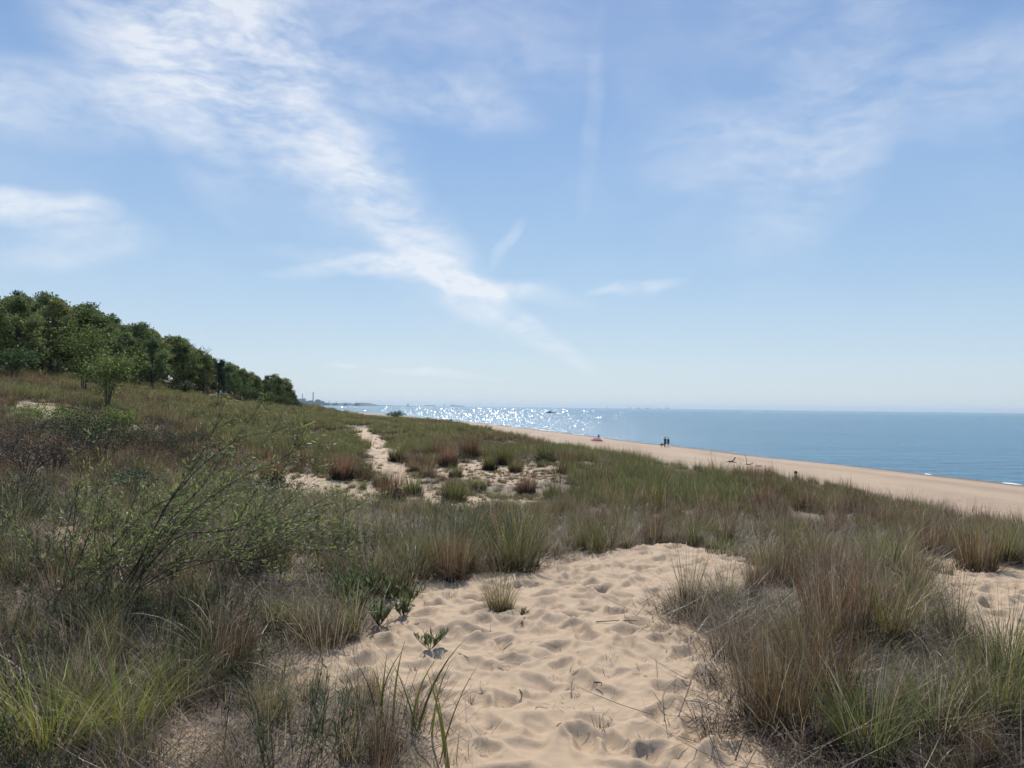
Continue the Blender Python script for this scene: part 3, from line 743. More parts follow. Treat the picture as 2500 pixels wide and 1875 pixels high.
for (px, py, h, kind, lab), q in zip(TUFTS, TPOS):
    mid_ = 14 < q[1] < 75 and 'far' not in kind; var = (kind, int(rng.integers(0, 2)), mid_); h *= 1.5 if mid_ else 1
    if var not in protos:
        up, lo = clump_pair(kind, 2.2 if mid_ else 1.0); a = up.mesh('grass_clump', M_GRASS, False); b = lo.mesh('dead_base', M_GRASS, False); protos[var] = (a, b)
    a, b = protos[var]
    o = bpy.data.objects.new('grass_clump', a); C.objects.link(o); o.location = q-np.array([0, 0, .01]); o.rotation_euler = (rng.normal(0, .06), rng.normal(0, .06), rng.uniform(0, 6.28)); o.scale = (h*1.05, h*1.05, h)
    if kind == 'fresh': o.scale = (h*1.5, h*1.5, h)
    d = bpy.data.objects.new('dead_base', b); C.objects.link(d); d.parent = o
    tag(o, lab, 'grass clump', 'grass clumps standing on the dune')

# ------------------------------------------------------------------ reeds, seedlings, dead stubs, twigs
for px, py, n, h, lab in ((930,1770,9,.55,'leftmost of the three green reed shoots at the left edge of the trodden sand'), (1005,1795,11,.62,'tallest green reed shoot beside the trodden sand, blades leaning right'),
                          (1085,1885,4,.5,'green reed blade rising from the bottom edge of the picture')):
    q = MB(); b = np.c_[rng.normal(0, .035, n), rng.normal(0, .035, n), np.zeros(n)]
    blades(q, b, rng.choice([0, math.pi], n)+rng.normal(0, .6, n), rng.uniform(.02, .35, n), rng.uniform(.1, .9, n), h*rng.uniform(.6, 1.15, n), .013, jit(cG0*1.1, n), jit(cY0*1.3, n), 7, np.full(n, 0)+rng.normal(0, .4, n))
    w = MB(); tuft('straw', 26, .2, .12, .004, 3, w, base_dead_shade=0)
    o = q.obj('reed_shoot', M_BRIGHT, smooth=False); o.location = hit(px, py); d = w.obj('dead_base', M_GRASS, o, smooth=False)
    tag(o, lab, 'reed', 'green reed shoots at the sand edge')
def leafy_plant(h, n, leaf, c=(.15, .175, .08)):
    q = MB()
    for i in range(n):
        a = rng.uniform(0, 6.28); l = h*rng.uniform(.6, 1.05); th = rng.uniform(.1, 1.0); d = np.array([math.cos(a)*math.sin(th), math.sin(a)*math.sin(th), math.cos(th)])
        pts = np.array([d*l*t+np.array([0, 0, .0]) for t in np.linspace(0, 1, 5)]); tube(q, pts, .002, 4, (.10, .10, .05), False)
        m = 16; t = rng.uniform(.25, 1, m); la = rng.uniform(0, 6.28, m)
        leaves(q, d*l*t[:, None], np.c_[np.cos(la)*.45, np.sin(la)*.45, np.full(m, .95)], leaf*rng.uniform(.7, 1.2, m), leaf*.24, jit(np.array(c), m, .2))
    return q
for px, py, h, n, lf, lab in ((1050,1588,.17,7,.05,'small leafy seedling alone on the sand right of the willow shoots'), (985,1510,.17,16,.05,'leafy green shoot nearest the upper left corner of the trodden sand'),
      (925,1530,.19,18,.05,'leafy green shoots left of the small seedling'), (880,1500,.22,20,.05,'leafy green shoots on the sand edge below the arching willow twig'), (1275,1505,.08,5,.03,'tiny sprout beside the orange dry stalks'),
      (950,1470,.26,18,.055,'leafy green shoots under the wide drooping grass clump'), (900,1462,.3,20,.055,'taller leafy shoots left of the ones under the drooping clump'), (835,1478,.3,20,.055,'leafy green shoots farthest left along the sand edge'), (1000,1475,.18,12,.05,'low leafy shoots right of the ones under the drooping clump')):
    o = leafy_plant(h, n, lf).obj('leafy_seedling', M_BRIGHT, smooth=False); o.location = hit(px, py); tag(o, lab, 'seedling', 'leafy green seedlings at the sand edge')
stubs = [(1487,1610,.10,'dark root stub sticking out of the trodden sand, right of centre'), (1469,1778,.09,'dark root stub low in the trodden sand near the bottom'), (1101,1647,.07,'dark stub at the left of the trodden sand'),
 (1012,1634,.06,'small dark stub under the leafy seedling'), (1081,1500,.08,'dark stub above the leafy seedling'), (1099,1458,.12,'dark stub by the rusty clump at the upper left rim'), (1560,1826,.10,'wiry brown stub near the bottom edge'),
 (1146,1712,.06,'tiny dark stub in the lower left of the trodden sand'), (1830,1700,.2,'charred looking stub leaning beside the big reddish bunchgrass'), (1660,1560,.1,'dark stub at the foot of the tall wispy tuft'), (1400,1700,.05,'tiny stub in the middle of the trodden sand')]
for px, py, h, lab in stubs:
    q = MB(); n = 26; b, a = disc(n, h*.35); blades(q, b, a, rng.uniform(.1, 1.1, n), rng.normal(.2, .4, n), h*.7*rng.uniform(.5, 1.3, n), .003, jit(cD0, n), jit(cD1*1.5, n), 3)
    o = q.obj('dead_stub', M_GRASS, smooth=False); o.location = hit(px, py); tag(o, lab, 'dead stub', 'dead plant stubs in the trodden sand')
twigs = [((1272,1527),(1294,1502),.006,0,'bent dark twig below the orange dry stalks'), ((1455,1522),(1557,1520),.006,0,'long straight dark twig lying across the trodden sand'), ((1229,1591),(1252,1575),.005,0,'short hooked twig in the middle of the trodden sand'),
 ((1475,1482),(1508,1501),.004,1,'pale straw on the sand left of the tall wispy tuft'), ((1268,1689),(1266,1724),.005,0,'curled brown leaf like twig low on the trodden sand'), ((1304,1748),(1337,1736),.004,0,'small bent twig near the bottom middle'),
 ((1618,1742),(1652,1665),.005,1,'long pale reed stalk lying on the lower right of the sand'), ((1451,1671),(1467,1681),.006,0,'short thick dark twig right of centre on the sand'), ((1601,1612),(1605,1681),.004,1,'thin curved straw on the right of the trodden sand'),
 ((1395,1700),(1402,1660),.004,0,'thin dark twig left of the thick short one'), ((1360,1780),(1390,1770),.004,0,'thin twig at the bottom of the trodden sand'), ((1120,1600),(1145,1612),.005,0,'dark twig right of the leafy seedling'),
 ((1640,1440),(1560,1480),.005,1,'pale stalk leaning out from the tall wispy tuft')]
for (a, b, r, pale, lab) in twigs:
    A, B = hit(*a), hit(*b); mid = (A+B)/2 + np.array([rng.normal(0, .02), rng.normal(0, .02), .012]); A[2] += .012; B[2] += .014
    mid[2] = max(mid[2], float(height(mid[0], mid[1]))+.02)
    q = MB(); tube(q, smooth_line([A-A, mid-A, B-A], 8), r*.65*np.linspace(1, .5, 8), 5, (.3, .24, .17) if pale else (.06, .045, .035))
    o = q.obj('twig', M_GRASS); o.location = A; tag(o, lab, 'twig', 'twigs and straws lying on the trodden sand')
q = MB(); n = 46; b = np.c_[rng.uniform(-.13, .13, n), rng.uniform(-.04, .04, n), np.full(n, .01)]
blades(q, b, rng.normal(0, .6, n), rng.uniform(1.0, 1.5, n), rng.normal(0, .3, n), rng.uniform(.05, .16, n), .004, jit(np.array((.30, .15, .07)), n), jit(np.array((.42, .24, .12)), n), 3)
o = q.obj('dry_stalks', M_GRASS, smooth=False); o.location = hit(1322, 1492); tag(o, 'patch of orange dry stalks on the sand right of the small olive tuft', 'dry stalks')

# ------------------------------------------------------------------ willow with long bare branches
def willow(name, base, routes, label, extra, leafcol=(.125, .14, .05), d0=6.2):
    q = MB(); lf = MB(); B = hit(*base); tips = []
    for r in routes:
        pts = [at(px, py, d)-B for px, py, d in r]; pts[0] = pts[0]*0 + np.array([rng.normal(0, .05), rng.normal(0, .05), -.03])
        sl = smooth_line(pts, 16); tube(q, sl, np.linspace(.0054, .0014, 16), 5, (.13, .09, .065)); tips.append(sl)
    for k in range(extra):
        a = rng.normal(.1, .75); th = rng.uniform(.25, .95); l = rng.uniform(.7, 1.5)
        d = np.array([math.sin(th)*math.cos(a), math.sin(th)*math.sin(a)*1.1, math.cos(th)])
        p = [np.array([rng.normal(0, .12), rng.normal(0, .12), -.03])]; c = d.copy()
        for i in range(8):
            c = c + rng.normal(0, .09, 3) + np.array([.03, 0, -.045]); c /= np.linalg.norm(c); p.append(p[-1]+c*l/8)
        sl = smooth_line(p, 12); tube(q, sl, np.linspace(.004, .0011, 12), 4, (.14, .095, .065)); tips.append(sl)
    for sl in tips:
        L_ = np.linalg.norm(sl[-1]-sl[0])
        for k in range(int(10+13*L_)):
            i = rng.integers(4, len(sl)-1); c = sl[i+1]-sl[i]; c /= np.linalg.norm(c); c = c*.8 + rng.normal(0, .4, 3); c[2] = abs(c[2])*.8+.1; c /= np.linalg.norm(c)
            l = rng.uniform(.08, .30); p = [sl[i]]
            for j in range(4): c = c+rng.normal(0, .1, 3); c /= np.linalg.norm(c); p.append(p[-1]+c*l/4)
            p = np.array(p); tube(q, p, np.linspace(.0018, .0009, 5), 3, (.15, .11, .07), False)
            m = rng.integers(3, 8); t = rng.integers(1, 5, m)
            leaves(lf, p[t], rng.normal(0, .6, (m, 3))+c, rng.uniform(.028, .062, m), .012, jit(np.array(leafcol)*1.7, m, .25))
    o = empty(name, B); q.obj('branch', M_TWIG, o); lf.obj('leaves', M_BRIGHT, o, smooth=False)
    return tag(o, label, 'willow shrub', 'willow shrubs in the left foreground')
willow('willow_shrub', (285,1468), [
  [(285,1468,6.1),(340,1370,6.1),(398,1247,6.0),(455,1165,6.0),(500,1095,6.1),(530,1030,6.1),(553,965,6.2)],
  [(285,1468,6.1),(350,1400,6.0),(470,1250,5.8),(600,1160,5.7),(705,1110,5.7),(728,1060,5.7)],
  [(285,1468,6.1),(398,1250,5.9),(500,1130,5.8),(600,1066,5.8),(690,1060,5.8),(750,1105,5.8)],
  [(285,1468,6.1),(400,1290,6.4),(500,1180,6.5),(560,1090,6.6),(620,1010,6.6),(640,985,6.6)],
  [(285,1468,6.1),(420,1320,5.6),(520,1300,5.5),(610,1292,5.5),(700,1330,5.5),(775,1428,5.5)],
  [(285,1468,6.1),(430,1380,5.5),(560,1370,5.4),(640,1400,5.4),(720,1440,5.4)],
  [(285,1468,6.1),(420,1400,6.2),(620,1340,6.0),(760,1300,6.0),(860,1350,6.0)]],
  'tall willow shrub with long bare dark branches arching right over the dune', 13)
willow('willow_shrub', (175,1464), [
  [(175,1464,6.3),(200,1350,6.3),(232,1260,6.3),(240,1180,6.3)], [(175,1464,6.3),(240,1380,6.3),(300,1300,6.2),(330,1215,6.2)],
  [(175,1464,6.3),(160,1350,6.4),(170,1260,6.4),(190,1190,6.5)], [(175,1464,6.3),(260,1350,6.1),(370,1240,6.0),(470,1200,6.0)]],
  'bushy willow at the far left with reddish upright stems', 14)
willow('willow_shrub', (560,1400), [[(560,1400,7.4),(620,1320,7.4),(700,1270,7.4),(800,1230,7.4)], [(560,1400,7.4),(560,1310,7.5),(600,1240,7.5)], [(560,1400,7.4),(680,1350,7.2),(820,1350,7.1),(900,1420,7.1)]],
  'low grey leaved willow between the tall one and the trodden sand', 18, (.14, .155, .06))
willow('willow_shrub', (480,1270), [[(480,1270,10.2),(520,1200,10.2),(600,1150,10.2)]], 'small silvery willow standing behind the long bare branches', 16, (.14, .16, .06))

# ------------------------------------------------------------------ bushes
def bush(name, loc, w, h, n, leaf, col, label, cat='bush', mat=None, nst=9, group=None, depth=None):
    o = empty(name, loc); st = MB(); lf = MB(); depth = depth or w
    for k in range(nst):
        a = rng.uniform(0, 6.28); r = rng.uniform(.2, 1)
        e = np.array([math.cos(a)*r*w*.42, math.sin(a)*r*depth*.42, h*rng.uniform(.55, .9)])
        m = np.array([e[0]*.3, e[1]*.3, e[2]*.5]); sl = smooth_line([np.array([e[0]*.06, e[1]*.06, -.05]), m, e], 7)
        tube(st, sl, np.linspace(.014, .004, 7)*max(1, h*.55), 5, (.07, .055, .045))
        nl = n//nst; cl = np.clip(h*.2, .05, 1.2); p = e + rng.normal(0, 1, (nl, 3))*np.array([w*.13, depth*.13, cl*.6])
        low = rng.uniform(0, 1, nl) < .3; p[low] = sl[rng.integers(3, 7, low.sum())]+rng.normal(0, w*.07, (low.sum(), 3))
        p[:, 2] = np.maximum(p[:, 2], .02)
        leaves(lf, p, rng.normal(0, 1, (nl, 3)), leaf*rng.uniform(.6, 1.3, nl), leaf*.6, jit(np.array(col), nl, .25))
    st.obj('stems', M_BARK, o); lf.obj('foliage', mat or M_LEAF, o, smooth=False)
    return tag(o, label, cat, group)
YG = (.15, .19, .05)
bush('cottonwood_sapling', at(262, 1002, 33.5)*[1, 1, 0]+[0, 0, float(height(*at(262, 1002, 33.5)[:2]))], 2.6, 2.3, 3000, .10, YG, 'bright green many stemmed sapling standing by the dark blowout in front of the wood', 'sapling', M_BRIGHT, 11)
p_ = at(205, 960, 44); bush('cottonwood_sapling', (p_[0], p_[1], float(height(p_[0], p_[1]))), 2.9, 4.1, 3300, .12, (.13, .17, .045), 'taller yellow green sapling rising behind the bright one, against the dark wood', 'sapling', M_BRIGHT, 12)
for px, py, w, h, n, lf, c, lab in (
  (90,1050,2.3,.75,2600,.05,(.20,.24,.06),'low yellow green bush below the pale sand patch at far left'),
  (295,1066,1.2,.95,1800,.05,(.24,.31,.05),'small bright yellow green bush below the saplings'),
  (250,1150,2.3,1.25,4200,.045,(.055,.075,.035),'dark green thorny bush below the bright yellow green one'),
  (420,1115,1.5,.8,1800,.04,(.055,.06,.038),'low dark bush right of the thorny one on the left slope'),
  (130,1175,1.8,.8,2200,.035,(.065,.05,.042),'purplish brown bush on the left slope'),
  (965,1026,2.2,1.0,1300,.12,(.045,.075,.03),'lone green bush on the ridge against the glittering water'),
  (40,1260,1.4,.55,1800,.03,(.07,.06,.045),'brownish bush against the left edge of the picture'),
  (330,1230,1.2,.6,1600,.035,(.08,.10,.055),'grey green bush behind the reddish willow stems'),
  (640,1225,1.2,.4,1200,.035,(.085,.105,.06),'low grey green bush beside the bare sand, left')):
    q_ = hit(px, py); bush('bush', q_, w, h, n, lf, c, lab, nst=14)

sl_ = sorted([(20,1130),(70,1100),(180,1075),(210,1120),(330,1095),(360,1150),(400,1060),(480,1090),(520,1150),(60,1190),(560,1060),(470,1180)])
for k_, (px, py) in enumerate(sl_):
    q_ = hit(px, py); c_ = [(.085,.06,.045),(.06,.055,.04),(.075,.085,.045)][k_ % 3]
    bush('scrub_bush', q_, rng.uniform(.9, 1.7), rng.uniform(.5, .85), 1100, .04, c_, 'low %s scrub bush on the left slope, %s from the left' % (['brownish', 'dark', 'dull green'][k_ % 3], 'first second third fourth fifth sixth seventh eighth ninth tenth eleventh twelfth'.split()[k_]), 'bush', nst=12, group='scrub bushes on the left slope')
# ------------------------------------------------------------------ the wood
def make_tree(seed, h=8.0, w=5.2, n=5600, leaf=.24, col=(.125, .165, .055), cone=False):
    fr = np.random.default_rng(seed); tr = MB(); cr = MB()
    lean = fr.normal(0, .35, 2); top = np.array([lean[0], lean[1], h*.72])
    trunk = smooth_line([np.array([0, 0, -.4]), np.array([lean[0]*.2+fr.normal(0, .1), lean[1]*.2, h*.33]), top], 9)
    tube(tr, trunk, np.linspace(.17, .04, 9), 7, (.07, .058, .048))
    nb = 34
    for k in range(nb):
        u = (k+.5)/nb; zc = h*(.24+.69*u); a = k*2.4+fr.normal(0, .4)
        env = (1-.85*u) if cone else math.sin(math.pi*min(1, .20+.78*u))**.65
        rr = w*.5*env*fr.uniform(.35, .95); c = np.array([lean[0]*u+rr*math.cos(a), lean[1]*u+rr*math.sin(a), zc+fr.normal(0, .25)])
        s = trunk[min(8, 2+int(u*5))]; tube(tr, smooth_line([s, (s+c)/2+[0, 0, -.15], c], 5), np.linspace(.05, .012, 5), 4, (.07, .058, .048), False)
        br = fr.uniform(.5, 1.0)*w*.17; m = n//nb
        d = fr.normal(0, 1, (m, 3)); d[:, 2] = d[:, 2]*.9+.35; d /= np.linalg.norm(d, axis=1)[:, None]
        p = c + d*br*fr.uniform(.45, 1.12, m)[:, None]*np.array([1, 1, .72]); p += fr.normal(0, .07, (m, 3))
        cc = np.array(col)*(1+fr.normal(0, .25))
        leaves(cr, p, fr.normal(0, 1, (m, 3)), leaf*fr.uniform(.6, 1.3, m), leaf*.75*fr.uniform(.7, 1.2, m), np.clip(cc*(1+fr.normal(0, .2, (m, 1)))+fr.normal(0, .004, (m, 3)), .01, 1))
    return tr.mesh('trunk', M_BARK), cr.mesh('crown', M_LEAF, False)
TP = [(make_tree(11), 'dark green broad oak'), (make_tree(12, w=4.6, col=(.16, .195, .06)), 'mid green oak'), (make_tree(13, w=5.8, col=(.105, .145, .055)), 'deep green spreading oak'),
      (make_tree(14, w=4.2, col=(.165, .18, .065)), 'olive green oak'), (make_tree(15, w=4.0, col=(.06, .085, .05), cone=True), 'bluish dark pine')]
SKY = np.array([(-200,700),(0,714),(100,720),(200,740),(260,768),(310,790),(345,788),(400,815),(443,820),(460,850),(490,856),(520,872),(560,888),(610,905),(640,930),(660,915),(700,925),(715,955),(735,985)], float)
def skyline(px): return np.interp(px, SKY[:, 0], SKY[:, 1])
ORD = 'first second third fourth fifth sixth seventh eighth ninth tenth eleventh twelfth thirteenth fourteenth fifteenth sixteenth seventeenth eighteenth nineteenth twentieth'.split()
ORD += ['twenty '+o for o in ORD[:9]] + ['thirtieth'] + ['thirty '+o for o in ORD[:9]]
def place_tree(px, d, h, var, label, group, rz=None):
    p = at(px, 993, d); z = float(height(p[0], p[1]))
    (tm, cm), desc = TP[var]
    o = empty('oak_tree' if var < 4 else 'pine_tree', (p[0], p[1], z), rng.uniform(0, 6.28)); s = h/8.0; o.scale = (s*rng.uniform(.95, 1.15),)*2+(s,)
    for nm, me in (('trunk', tm), ('crown', cm)):
        c = bpy.data.objects.new(nm, me); C.objects.link(c); c.parent = o
    tag(o, desc+label, 'tree', group)
rows = []
def depth0(px): return np.interp(px, [-150, 0, 250, 450, 600, 735], [52, 56, 68, 92, 120, 150])
for row in range(6):
    px = 728.0 - row*16; k = 0
    while px > -90:
        d = depth0(px) + row*8.5 + rng.uniform(-2, 2)
        p = at(px, 993, d); z = float(height(p[0], p[1])); e = (H_ := 993+(px-1250)*.0119) - skyline(px)
        full = e/F0*d + CAMZ - z
        if row == 0: h = min(full*.98, rng.uniform(5.2, 7.2))
        elif row == 1: h = min(full, rng.uniform(7, 8.6))
        else: h = min(full*rng.uniform(.93, 1.02), 11 + row*.8)
        if row >= 4: h = full*rng.uniform(.94, 1.05)
        if 2.0 < h < 15: rows.append((row, k, px, d, h)); k += 1
        px -= (3.1+.25*row)*rng.uniform(.8, 1.25)*F0/d*(h/8 if h < 6 else 1)
where = [' in the front row of the wood', ' in the second row of the wood', ' in the third row up the slope', ' in the fourth row up the slope', ' in the fifth row up the slope', ' in the hindmost row of the wood']
grp = 'trees of the wood on the left slope'
for row, k, px, d, h in rows:
    var = int(rng.choice([0, 1, 2, 3, 4], p=[.32, .25, .25, .13, .05]))
    if row == 0 and k == 0: var = 2
    place_tree(px, d, h, var, where[row]+', %s from its right end' % ORD[k], grp)
for k in range(13):
    px = 722-k*60; d = depth0(px)+rng.uniform(3, 12); p = at(px, 990, d)
    bush('undergrowth_bush', (p[0], p[1], float(height(p[0], p[1]))-.1), rng.uniform(3.2, 4.6), rng.uniform(1.0, 1.7), 900, .2, (.07, .09, .04), 'dark undergrowth bush beneath the front trees of the wood, %s from the right' % ORD[k], 'bush', nst=12, group='undergrowth beneath the wood')
# leafless crown above the skyline
q = MB(); p = at(503, 900, 118); z = float(height(p[0], p[1])); hh = (CAMZ + (993-503*.0-9-858)/F0*118) - z
sl = smooth_line([np.array([0, 0, -.3]), np.array([.2, 0, hh*.5]), np.array([0, 0, hh])], 8); tube(q, sl, np.linspace(.14, .03, 8), 5, (.09, .08, .07))
tk = q.obj('trunk', M_BARK); q2 = MB()
for k in range(26):
    s = sl[rng.integers(4, 8)]; a = rng.uniform(0, 6.28); l = rng.uniform(.5, 1.6); e = s+np.array([math.cos(a)*l*.6, math.sin(a)*l*.6, l*.8]); tube(q2, smooth_line([s, (s+e)/2+rng.normal(0, .08, 3), e], 5), np.linspace(.05, .014, 5), 4, (.09, .08, .07), False)
o = empty('dead_tree', (p[0], p[1], z)); tk.parent = o; q2.obj('limbs', M_BARK, o); tag(o, 'leafless dead tree poking above the skyline of the wood', 'tree')
for px, py, w, h, c, lab in ((640,968,4.5,2.0,(.08,.12,.035),'bright green bush at the foot of the wood near its right end'), (600,955,4.0,2.2,(.075,.11,.035),'green bush left of the bright one at the foot of the wood'),
      (690,982,3.6,2.2,(.055,.085,.03),'dark green bush below the last trees of the wood'), (25,905,3.6,2.0,(.08,.115,.04),'green bush at the foot of the wood by the left edge'), (440,960,3,1.2,(.055,.07,.035),'low scrub under the middle of the wood')):
    d = depth0(px)-5; p = at(px, py, d); bush('bush', (p[0], p[1], float(height(p[0], p[1]))), w, h, 1500, .17, c, lab, nst=12)

# ------------------------------------------------------------------ stakes and driftwood
def stake(px, py, hpx, r, lab, name='stake'):
    b = hit(px, py); h = hpx/F0*b[1]; q = MB()
    tube(q, smooth_line([(0, 0, -.2), (.01, 0, h*.5), (.03*h, 0, h)], 6), [r, r*1.05, r, r*.95, r*.9, r*.6], 7, (.09, .075, .06))
    o = q.obj(name, M_DRIFT); o.location = b; tag(o, lab, 'stake', 'weathered stakes in the dune'); return o
stake(410,1018,31,.035,'dark upright stake in the brown grass below the wood'); stake(391,1027,13,.025,'short stake left of the taller one below the wood'); stake(1075,1037,9,.09,'small dark post at the edge of the beach beyond the grass')
q = MB(); b = hit(1790, 1128); b = hit(1785, 1129)
tube(q, smooth_line([(-.75, 0, .03), (-.2, 0, .12), (.25, 0, .25), (.5, .05, .62)], 10), np.linspace(.03, .08, 10), 7, (.16, .13, .10))
tube(q, smooth_line([(-.3, 0, .12), (.1, -.05, .10), (.6, -.1, .02)], 8), np.linspace(.12, .04, 8), 7, (.16, .13, .10))
tube(q, smooth_line([(.25, 0, .25), (.42, .1, .33), (.5, .1, .5)], 6), np.linspace(.06, .02, 6), 6, (.16, .13, .10))
o = q.obj('driftwood', M_DRIFT); o.location = b; tag(o, 'forked grey driftwood log on the beach behind the tall grass stems', 'driftwood', 'driftwood on the beach')
q = MB(); tube(q, smooth_line([(-.25, 0, .03), (.2, 0, .06), (.65, .1, .25)], 8), np.linspace(.07, .03, 8), 6, (.15, .12, .09)); o = q.obj('driftwood', M_DRIFT); o.location = hit(1826, 1135)
tag(o, 'low crooked driftwood branch at the foot of the leaning pole on the beach', 'driftwood', 'driftwood on the beach')
q = MB(); tube(q, smooth_line([(-.3, 0, .05), (.0, 0, .07), (.4, 0, .05)], 6), [.04, .06, .06, .05, .04, .03], 6, (.13, .11, .09)); o = q.obj('driftwood', M_DRIFT); o.location = hit(1852, 1139)
tag(o, 'short flat driftwood piece right of the leaning pole', 'driftwood', 'driftwood on the beach')
b = hit(1823, 1134); h = 27/F0*b[1]; q = MB(); tube(q, smooth_line([(0, 0, -.3), (-.02, 0, h*.4), (-.24, 0, h)], 8), np.linspace(.04, .022, 8), 6, (.14, .09, .06))
o = q.obj('pole', M_DRIFT); o.location = b; tag(o, 'thin bent pole stuck upright in the beach sand', 'pole')

# ------------------------------------------------------------------ people, dog, gull
M_SKIN = simple('skin', (.36, .20, .13), .55, 0, .05, 6); M_DARKCL = simple('dark_cloth', (.02, .022, .03), .85, 0, .1, 20)
M_GREYCL = simple('grey_cloth', (.10, .10, .11), .85, 0, .1, 20); M_HAIR = simple('dark_hair', (.02, .014, .01), .6, 0, .2, 30); M_DOG = simple('dog_coat', (.018, .014, .012), .7, 0, .2, 20)
def skinned(name, verts, edges, radii, mat, parent, sub=2):
    me = bpy.data.meshes.new(name); me.from_pydata([tuple(map(float, v)) for v in verts], edges, []); me.materials.append(mat)
    o = bpy.data.objects.new(name, me); C.objects.link(o); o.parent = parent
    m = o.modifiers.new('skin', 'SKIN'); m.use_smooth_shade = True; m.use_x_symmetry = False
    sv = me.skin_vertices[0].data
    for i, r in enumerate(radii):
        sv[i].radius = (r, r) if not isinstance(r, tuple) else r; sv[i].use_root = (i == 0)
    s = o.modifiers.new('sub', 'SUBSURF'); s.levels = 1; s.render_levels = sub
    return o
def person(loc, face, label, h=1.72, arms=((.1, -.1), (.1, -.1)), elbow=((0, 0), (0, 0)), sit=False, shirt=M_DARKCL, pants=M_DARKCL, cap=True, stride=.08, group=None):
    """faces +X in its own frame before turning by face"""
    s = h/1.72; P0 = empty('person', loc, face, s); V = []; E = []; R_ = []
    def v(p, r, par=None):
        V.append(p); R_.append(r); i = len(V)-1
        if par is not None: E.append((par, i))
        return i
    hz = .92 if not sit else .14
    pel = v((0, 0, hz), (.13, .15)); wst = v((0, 0, hz+.14), (.105, .135), pel); ch = v((0, 0, hz+.36), (.115, .16), wst); nk = v((0, 0, hz+.53), .055, ch)
    n2 = v((.01, 0, hz+.59), .052, nk); hd = v((.02, 0, hz+.66), (.085, .078), n2); hd2 = v((.01, 0, hz+.75), (.092, .08), hd); v((0, 0, hz+.81), .06, hd2)
    nose = v((.118, 0, hz+.68), .012, hd); hands = []
    for sd, (af, ao), (ef, eo) in ((1, arms[0], elbow[0]), (-1, arms[1], elbow[1])):
        sh = v((0, sd*.19, hz+.47), .062, ch); el = v((af*.3, sd*(.21+ao+.04), hz+.19+abs(eo)*.0), .045, sh)
        wr = v((af*.3+ef, sd*(.21+ao+.04+eo*.2), hz-.06+(abs(eo)+abs(ef))*.55), .029, el)
        d = np.array(V[wr])-np.array(V[el]); d /= np.linalg.norm(d); pm = v(tuple(np.array(V[wr])+d*.07), (.04, .022), wr)
        base = np.array(V[pm])
        for k, l in enumerate((.062, .072, .067, .052)):
            off = np.array([(k-1.5)*.019, 0, 0]); a_ = v(tuple(base+off+d*.035), .009, pm); v(tuple(base+off+d*(.035+l)+np.array([0, -sd*.015, 0])), .0075, a_)
        t_ = v(tuple(np.array(V[wr])+d*.035+np.array([.035, 0, 0])), .011, wr); v(tuple(np.array(V[t_])+d*.03+np.array([.015, 0, 0])), .009, t_)
    for sd in (1, -1):
        if sit:
            hp = v((.02, sd*.10, hz-.02), .09, pel); kn = v((.42, sd*.14, hz+.28), .06, hp); an = v((.62, sd*.13, .06), .04, kn)
        else:
            hp = v((0, sd*.10, hz-.10), .088, pel); kn = v((.03+sd*stride*.6, sd*.11, .48), .058, hp); an = v((sd*stride*1.3-.02, sd*.11, .08), .038, kn)
        he = v((V[an][0]+.06, V[an][1], .035), .035, an); v((V[an][0]+.18, V[an][1]+sd*.01, .025), .026, he)
    skinned('body', V, E, R_, M_SKIN, P0)
    ad = lambda r, e: tuple(x+e for x in r) if isinstance(r, tuple) else r+e
    def cloth(name, idx, eds, e, mat, trim={}):
        mp = {i: k for k, i in enumerate(idx)}; vs = [trim.get(i, V[i]) for i in idx]
        skinned(name, vs, [(mp[a], mp[b]) for a, b in eds], [ad(R_[i], e) for i in idx], mat, P0)
    sh1, sh2 = nose+1, nose+1+3+1+8+2; 
    el1, el2 = sh1+1, sh2+1
    mid = lambda a, b, t: tuple(np.array(V[a])*(1-t)+np.array(V[b])*t)
    cloth('shirt', [wst, ch, sh1, el1, sh2, el2, pel], [(wst, ch), (ch, sh1), (sh1, el1), (ch, sh2), (sh2, el2), (wst, pel)], .03, shirt, {el1: mid(sh1, el1, .75), el2: mid(sh2, el2, .75), pel: mid(pel, wst, .3)})
    h1 = sh2+3+1+8+2; h2 = h1+5
    cloth('shorts', [pel, h1, h1+1, h2, h2+1], [(pel, h1), (h1, h1+1), (pel, h2), (h2, h2+1)], .022, pants, {h1+1: mid(h1, h1+1, .9), h2+1: mid(h2, h2+1, .9)})
    q = MB(); zc = hz+.755
    lathe(q, [(.10, -.08), (.108, -.02), (.105, .03), (.08, .075), (.04, .095), (.001, .10)], 12, (.02, .014, .01), (-.012, 0, zc)); q.obj('hair', M_HAIR, P0)
    if cap:
        q = MB(); lathe(q, [(.112, -.005), (.113, .04), (.09, .085), (.04, .11), (.001, .115)], 12, (.02,)*3, (-.005, 0, zc)); cp = q.obj('cap', M_DARKCL, P0)
        q = MB(); q.add([(.09, -.07, zc), (.09, .07, zc), (.19, .05, zc-.015), (.19, -.05, zc-.015), (.09, -.07, zc+.012), (.09, .07, zc+.012), (.19, .05, zc-.005), (.19, -.05, zc-.005)],
              [(0, 1, 2, 3), (7, 6, 5, 4), (0, 4, 5, 1), (1, 5, 6, 2), (2, 6, 7, 3), (3, 7, 4, 0)]); q.obj('brim', M_DARKCL, cp)
    for sx in (1, -1):
        q = MB(); lathe(q, [(.001, -.008), (.009, 0), (.001, .008)], 8, (.02,)*3, (.098, sx*.033, hz+.715)); q.obj('eye', M_HAIR, P0)
    return tag(P0, label, 'person', group)
def on(px, d):
    p = at(px, 1080, d); return np.array([p[0], p[1], float(height(p[0], p[1]))])
